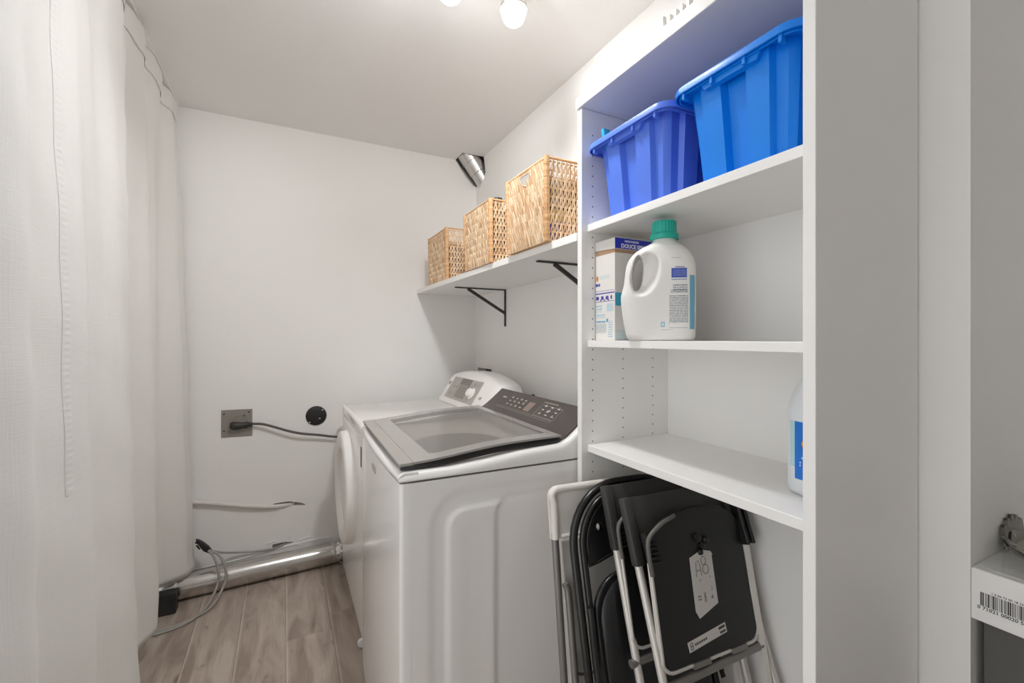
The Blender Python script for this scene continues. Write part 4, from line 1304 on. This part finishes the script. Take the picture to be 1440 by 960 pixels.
def slatted_chair(label, loc, lean, yaw, mark_sticker, fw0=.060, fw1=-.070):
    """black plastic chair on a silver frame, folded; local z runs up the chair, -y faces the camera"""
    t = thing('folding_chair', label, 'chair', loc, None, 'folded chairs under the low shelf')
    t.rotation_mode = 'ZYX'
    t.matrix_world = Matrix.Translation(loc) @ Matrix.Rotation(yaw, 4, 'Z') @ Matrix.Rotation(-lean, 4, 'X')
    LN, CW = .958, .352
    # rear frame with black moulded backrest sleeves
    for x, nm in ((0.0, 'leg'), (CW, 'leg')):
        obj(nm, tube(smooth_path([(x, 0, .012), (x, .0, .30), (x, -.002, .42), (x, 0, .52), (x, 0, .80)], 4), .0105, 12), 'silver', t, smooth=50)
        obj('foot_cap', xf(lathe([(.0115, 0), (.0125, .002), (.0125, .03), (.0112, .032)], 12), Matrix.Translation((x, 0, 0))), 'black', t, smooth=40)
    back = obj('backrest', join(box(-.013, .013, -.014, .012, .792, LN, .004), box(CW - .013, CW + .013, -.014, .012, .792, LN, .004), box(.010, CW - .010, -.004, .008, .835, LN - .001, .003)), 'sleeve', t, smooth=35)
    # crossing front frame
    zl = .012 - fw1 * math.tan(lean)
    def fp(z):       # local y of the front frame at height z
        return -(fw1 + (fw0 - fw1) * z / .86)
    for x, w_, bk_ in ((.004, .007, .014), (.328, .018, 0)):
        lg = obj('leg', strip((x, fp(.83) - .004 + bk_, .83), (x, fp(zl + .012) + bk_, zl + .012), w_, .009), 'flat_silver', t)
        obj('foot_cap', box(x - .011, x + .011, fp(zl) + bk_ - .007, fp(zl) + bk_ + .007, zl, zl + .03, .002), 'black', lg)
        if bk_:
            obj('pivot_bracket', box(x - .005, x + .006, fp(.86) + .004, fp(.86) + .024, .80, .87, .003), 'chairblack', lg)
        else:
            obj('pivot_bracket', box(x - .008, x + .008, fp(.86) - .006, fp(.86) + .010, .835, .893, .003), 'chairblack', lg)
            for a in (-.015, .006):
                obj('bracket_prong', box(x + a, x + a + .009, fp(.86) - .018, fp(.86) + .012, .79, .895, .004), 'chairblack', lg)
    obj('crossbar', tube([(-.018, fp(.535) + .002, .528), (CW - .022, fp(.535) + .002, .540)], .0105, 12), 'greytube', t, smooth=50)
    obj('crossbar', tube([(0, .0, .16), (CW, .0, .16)], .009, 10), 'greytube', t, smooth=50)
    # seat: underside toward the camera
    poly = []
    x0, x1, zb_, zt_ = .022, .338, .562, .872
    for k in range(9):
        a = radians(180 + 90 * k / 8); poly.append((x0 + .03 + .03 * cos(a), zb_ + .03 + .03 * sin(a)))
    for k in range(9):
        a = radians(270 + 90 * k / 8); poly.append((x1 - .03 + .03 * cos(a), zb_ + .03 + .03 * sin(a)))
    poly.append((x1, zt_ - .03))
    for k in range(17):
        u = k / 16
        x = x1 - (x1 - x0) * u
        poly.append((x, zt_ + .036 * (1 - (2 * u - 1) ** 2) - .022 * (abs(2 * u - 1) ** 6)))
    def sp(a, b, d):
        return (a - .021, fp(b) + d, b)
    seat = obj('seat', prism(poly, sp, -.004, .008), 'chairblack', t)
    rim = [sp(a, b, .002) for a, b in poly]
    obj('seat_lip', tube(rim[20:] + rim[:1], .0055, 8), 'chairblack', seat, smooth=60)
    low = [(x0 - .004, .83), (x0 - .004, .70)] + [(x0 - .004, zb_ + .03)] + [(x0 + .026 + .032 * cos(radians(a)), zb_ + .026 + .032 * sin(radians(a))) for a in range(180, 271, 15)][1:] + [(x1 - .026 + .032 * cos(radians(a)), zb_ + .026 + .032 * sin(radians(a))) for a in range(270, 361, 15)] + [(x1 + .004, .70)]
    obj('seat_rail', tube([sp(a, b, -.001) for a, b in low], .0046, 10), 'silver', seat, smooth=60)
    for a in (.085, .215):
        obj('seat_bracket', box(a, a + .055, fp(.556) - .008, fp(.556) + .004, .548, .560), 'greytube', seat)
    # hinge ribs at the left shoulder, knobs near the middle
    for k in range(5):
        obj('hinge_rib', box(-.007, .023, fp(.82) - .014, fp(.82) - .004, .800 + .011 * k, .805 + .011 * k, .001, 1), 'chairblack', seat)
    obj('hinge_hoop', tube(smooth_path([sp(.014, .775, -.010), sp(.010, .82, -.012), sp(.016, .860, -.012), sp(.060, .886, -.010), sp(.110, .900, -.008)], 5), .0055, 8), 'hoop', seat, smooth=60)
    for a, b, r in ((.176, .836, .012), (.190, .814, .010), (.205, .826, .009), (.180, .800, .008)):
        obj('knob', xf(lathe([(r, 0), (r * .95, .006), (r * .5, .009), (.0005, .0095)], 14), Matrix.Translation(sp(a, b, -.004)) @ Matrix.Rotation(pi / 2, 4, 'X')), 'chairblack', seat, smooth=50)
    if mark_sticker:
        pap = [(.142, .792), (.186, .804), (.216, .796), (.222, .786), (.218, .786), (.216, .672), (.148, .650), (.138, .668)]
        st = obj('sticker', prism(pap, lambda a, b, d: sp(a, b, d), -.0055, -.0043), 'paper', seat)
        tag(st, 'grey paper sticker with handwriting')
        def pen(pts, r=.0009):
            return tube([sp(a, b, -.0058) for a, b in pts], r, 5)
        A = [pen([(.186 + .008 * cos(a), .778 + .010 * sin(a)) for a in [radians(k) for k in range(0, 361, 24)]]), pen([(.190 + .010 * cos(a), .757 + .011 * sin(a)) for a in [radians(k) for k in range(0, 361, 24)]]),
             pen([(.156, .745), (.160, .778), (.168, .782), (.172, .772), (.174, .745)]), pen([(.158, .758), (.173, .758)]), pen([(.166, .736), (.166, .733)], .0018), pen([(.200, .738), (.201, .737)], .0015)]
        for a, b in ((.152, .690), (.152, .697), (.158, .690), (.158, .697)):
            A.append(prism([(a, b), (a + .004, b), (a + .004, b + .004), (a, b + .004)], sp, -.0060, -.0056))
        A += [pen([(.172, .682), (.178, .705)], .0008), pen([(.178, .682), (.172, .705)], .0008), pen([(.172, .694), (.179, .694)], .0008), pen([(.196, .688), (.202, .688), (.199, .694), (.196, .688)], .0016), pen([(.200, .704), (.203, .712), (.199, .714)], .0007)]
        tag(obj('handwriting', join(*A), 'pencil', st), kind='stuff')
        ang_ = radians(7)
        c0 = (.164, .6045)
        def rot(a, b):
            return (c0[0] + a * cos(ang_) - b * sin(ang_), c0[1] + a * sin(ang_) + b * cos(ang_))
        lab = obj('label_strip', prism([rot(a, b) for a, b in ((-.066, -.0115), (.066, -.0115), (.066, .0115), (-.066, .0115))], sp, -.0055, -.0043), 'paper', seat)
        G = []
        def bar(a0, a1, b0, b1):
            return prism([rot(a0, b0), rot(a1, b0), rot(a1, b1), rot(a0, b1)], sp, -.0060, -.0056)
        G += [bar(.040, .062, .002, .008), bar(.042, .062, -.008, -.003), bar(-.060, -.0585, -.008, .008), bar(-.053, -.0515, -.008, .008), bar(-.060, -.0515, .0068, .008), bar(-.060, -.0515, -.008, -.0068), bar(-.060, -.052, -.001, .001)]
        G += [bar(-.045 + .0072 * k, -.040 + .0072 * k, -.003, .002) for k in range(6)]
        obj('printed_text', join(*G), 'ink', lab)
    return t
c4 = slatted_chair('black folding chair with silver legs, nearest, its seat bearing a white paper sticker', (.795, .592, 0.004), radians(20.4), radians(-3.0), True)
c3 = slatted_chair('second black folding chair with silver legs, right behind the one with the sticker', (.790, .700, 0.004), radians(18.0), radians(-3.0), False, .028, -.040)

# black padded chair with an arched tube frame
def padded_chair(loc, lean, yaw):
    t = thing('folding_chair', 'black padded folding chair with a rounded black tube frame between the white and silver-legged chairs', 'chair', loc, None, 'folded chairs under the low shelf')
    t.matrix_world = Matrix.Translation(loc) @ Matrix.Rotation(yaw, 4, 'Z') @ Matrix.Rotation(-lean, 4, 'X')
    CW, LN, R = .415, .925, .165
    path = [(0, 0, .01), (0, 0, .45), (0, 0, LN - R)] + [(R - R * cos(radians(a)), 0, LN - R + R * sin(radians(a))) for a in range(10, 91, 10)] + [(CW - R + R * sin(radians(a)), 0, LN - R + R * cos(radians(a))) for a in range(0, 91, 10)] + [(CW, 0, .45), (CW, 0, .01)]
    obj('back_frame', tube(path, .0115, 12, up=(0, 1, 0)), 'tubeblack', t, smooth=60)
    def arch(ins, z0, n=10):
        r = R - ins
        return [(ins, z0)] + [(R - r * cos(radians(a)), LN - R + r * sin(radians(a))) for a in range(0, 91, 90 // n)] + [(CW - R + r * sin(radians(a)), LN - R + r * cos(radians(a))) for a in range(0, 91, 90 // n)] + [(CW - ins, z0)]
    obj('frame_inner', tube([(a, -.006, b) for a, b in arch(.026, .40)], .0095, 10, up=(0, 1, 0)), 'tubeblack', t, smooth=60)
    lowarc = [(CW - .042 - (CW - .084) * u, .712 + .030 * (1 - (2 * u - 1) ** 2)) for u in [k / 12 for k in range(13)]]
    pad = arch(.040, .715) + lowarc[1:-1]
    bp = obj('backrest', prism(pad, lambda a, b, d: (a, d, b), -.010, .016), 'vinyl', t, smooth=30, bevel=.006)
    obj('backrest_piping', tube([(a, -.009, b) for a, b in pad], .0042, 8, True, up=(0, 1, 0)), 'tubeblack', bp, smooth=60)
    for x in (.085, CW - .085):
        obj('bolt', xf(lathe([(.011, 0), (.011, .003), (.006, .007), (.0005, .008)], 16), Matrix.Translation((x, -.010, .812)) @ Matrix.Rotation(pi / 2, 4, 'X')), 'chrome', bp, smooth=40)
    # seat board and cushion
    def seatpoly(ins, dz):
        x0, x1, z0, zt = .030 + ins, CW - .030 - ins, .25 + ins, .690 - ins + dz
        r = .10
        return [(x0, z0), (x1, z0)] + [(x1 - r + r * cos(radians(a)), zt - r + r * sin(radians(a))) for a in range(0, 91, 9)] + [(x0 + r + r * cos(radians(a)), zt - r + r * sin(radians(a))) for a in range(90, 181, 9)]
    sb = obj('seat', prism(seatpoly(0, 0), lambda a, b, d: (a, d - .016, b), -.010, .008), 'vinyl', t, smooth=30, bevel=.005)
    secs = [[(a, y, b) for a, b in seatpoly(i, 0)] for i, y in ((.012, -.0265), (.010, -.034), (.016, -.042), (.032, -.048), (.07, -.051))]
    obj('seat_cushion', loft(secs), 'vinyl', sb, smooth=50)
    for x in (.018, CW - .018):
        obj('leg', tube(smooth_path([(x, -.022, .62), (x, -.018, .45), (x, -.035, .22), (x, -.055, .012)], 5), .0105, 10), 'tubeblack', t, smooth=60)
        obj('link', strip((x + .004, -.012, .56), (x + .016, -.040, .36), .014, .004), 'tubeblack', t)
    obj('crossbar', tube([(.018, -.045, .12), (CW - .018, -.045, .12)], .009, 10), 'tubeblack', t, smooth=60)
    return t
padded_chair((.702, .836, 0.004), radians(14.0), radians(-4.0))

# white plastic chair on grey tubes
def white_chair(loc, lean, yaw):
    t = thing('folding_chair', 'white plastic folding chair on grey tube legs leaning beside the washer', 'chair', loc, None, 'folded chairs under the low shelf')
    t.matrix_world = Matrix.Translation(loc) @ Matrix.Rotation(yaw, 4, 'Z') @ Matrix.Rotation(-lean, 4, 'X')
    CW, LN = .43, .905
    plate = [(0.0, .760), (CW, .760)] + [(CW - .03 + .03 * cos(radians(a)), LN - .03 + .03 * sin(radians(a))) for a in range(0, 91, 15)] + [(.03 + .03 * cos(radians(a)), LN - .03 + .03 * sin(radians(a))) for a in range(90, 181, 15)]
    bp = obj('backrest', prism(plate, lambda a, b, d: (a, d, b), -.002, .008), 'chairwhite', t)
    obj('backrest_edge', tube([(x, -.004, z) for x, z in [(.012, .760)] + [(.014, .86)] + [(.03 + .020 * cos(radians(a)), LN - .028 + .020 * sin(radians(a))) for a in range(180, 89, -15)] + [(CW - .03 + .020 * cos(radians(a)), LN - .028 + .020 * sin(radians(a))) for a in range(90, -1, -15)] + [(CW - .012, .760)]], .0108, 10, up=(0, 1, 0)), 'chairwhite', bp, smooth=60)
    obj('lower_edge', tube([(.03, -.004, .764), (CW - .03, -.004, .764)], .006, 8), 'chairwhite', bp, smooth=60)
    for x in (.012, CW - .012):
        obj('leg', tube([(x, -.002, .01), (x, -.002, .775)], .0105, 12), 'greytube', t, smooth=60)
    for x in (.036, CW - .036):
        obj('leg', tube(smooth_path([(x - .006, -.012, .64), (x, -.016, .60), (x, -.024, .36), (x, -.040, .012)], 5), .010, 12), 'greytube', t, smooth=60)
    seat = [(.052, .25), (CW - .052, .25), (CW - .052, .745), (.040, .745)]
    st = obj('seat', prism(seat, lambda a, b, d: (a, d + .020, b), -.004, .012), 'chairwhite', t, bevel=.004)
    obj('crossbar', tube(smooth_path([(.036, -.006, .45), (.05, .0, .41), (.09, .004, .385), (CW - .09, .004, .385), (CW - .036, -.006, .45)], 5), .004, 8), 'greytube', t, smooth=60)
    return t
white_chair((.668, .970, 0.004), radians(8.4), radians(-5.5))

# ================================================================== right-hand niche: white ledge, bar code, glass bowl
LZ0, LZ1 = .783, .882
lg = thing('ledge_box', 'white box ledge with a printed bar code at the right edge of the photo', 'ledge', (1.4, .1, LZ0))
bx = part('box', box(1.1995, XN - .002, -.35, YN - .001, LZ0, LZ1, .001, 1), 'board', lg)
bars = []
y = .3545
random.seed(11)
for k in range(46):
    w_ = random.choice((.0007, .0007, .0013, .002))
    hgt = .0255
    y -= w_ + random.choice((.0008, .0008, .0013, .0018))
    bars.append(box(1.1990, 1.1995, y, y + w_, LZ0 + .032, LZ0 + .032 + hgt))
sub('bar_code', join(*bars), 'ink', bx)
def led(x, y_, t_): return (1.1992 - t_, .357 - x, LZ0 + .0245 + y_)
sub('digits', join(text_geo('0 71021 00020 5', .0090, led, bold=.0001), text_geo('1 5 06 73 00 18 24', .0055, lambda a, b, c: (1.1992 - c, .338 - a, LZ0 + .0595 + b))), 'ink', bx)
tag(obj('ledge_support', box(1.225, XN - .002, -.35, YN - .012, 0.0, LZ0 - .0005), 'niche', loc=(1.4, .1, 0)), 'dark grey panel in shade under the white ledge', 'panel')  # solid dark block added where there is only unlit space
tag(obj('glass_plate', box(1.206, 1.55, -.20, YN - .003, LZ1 + .0005, LZ1 + .0065, .001, 1), 'clear', loc=(1.38, .1, LZ1)), 'clear glass plate lying on the white ledge', 'plate')
gb = Vector((1.325, .238, LZ1 + .007))
V, F = [], []
NB = 96
prof = [(.035, .002), (.060, .004), (.085, .009), (.102, .018), (.110, .027), (.106, .028), (.098, .021), (.080, .013), (.056, .010), (.03, .009)]
for i, (r, z) in enumerate(prof):
    for k in range(NB):
        a = 2 * pi * k / NB
        lobe = abs(sin(a * 6))
        q = max(0, (r - .05) / .056)
        rr_ = r * (1 + .06 * lobe * q)
        V.append(gb + Vector((rr_ * cos(a), rr_ * sin(a), z + .012 * lobe * q * q)))
for i in range(len(prof) - 1):
    for k in range(NB):
        F.append((i * NB + k, i * NB + (k + 1) % NB, (i + 1) * NB + (k + 1) % NB, (i + 1) * NB + k))
F.append(tuple(range(NB - 1, -1, -1))); F.append(tuple(range((len(prof) - 1) * NB, len(prof) * NB)))
tag(obj('glass_bowl', (V, F), 'smoke', smooth=40, loc=tuple(gb)), 'scalloped smoked glass bowl on the glass plate at the right edge', 'bowl')
# dark fluted glass shape added in place of the shadow lobes on the niche wall
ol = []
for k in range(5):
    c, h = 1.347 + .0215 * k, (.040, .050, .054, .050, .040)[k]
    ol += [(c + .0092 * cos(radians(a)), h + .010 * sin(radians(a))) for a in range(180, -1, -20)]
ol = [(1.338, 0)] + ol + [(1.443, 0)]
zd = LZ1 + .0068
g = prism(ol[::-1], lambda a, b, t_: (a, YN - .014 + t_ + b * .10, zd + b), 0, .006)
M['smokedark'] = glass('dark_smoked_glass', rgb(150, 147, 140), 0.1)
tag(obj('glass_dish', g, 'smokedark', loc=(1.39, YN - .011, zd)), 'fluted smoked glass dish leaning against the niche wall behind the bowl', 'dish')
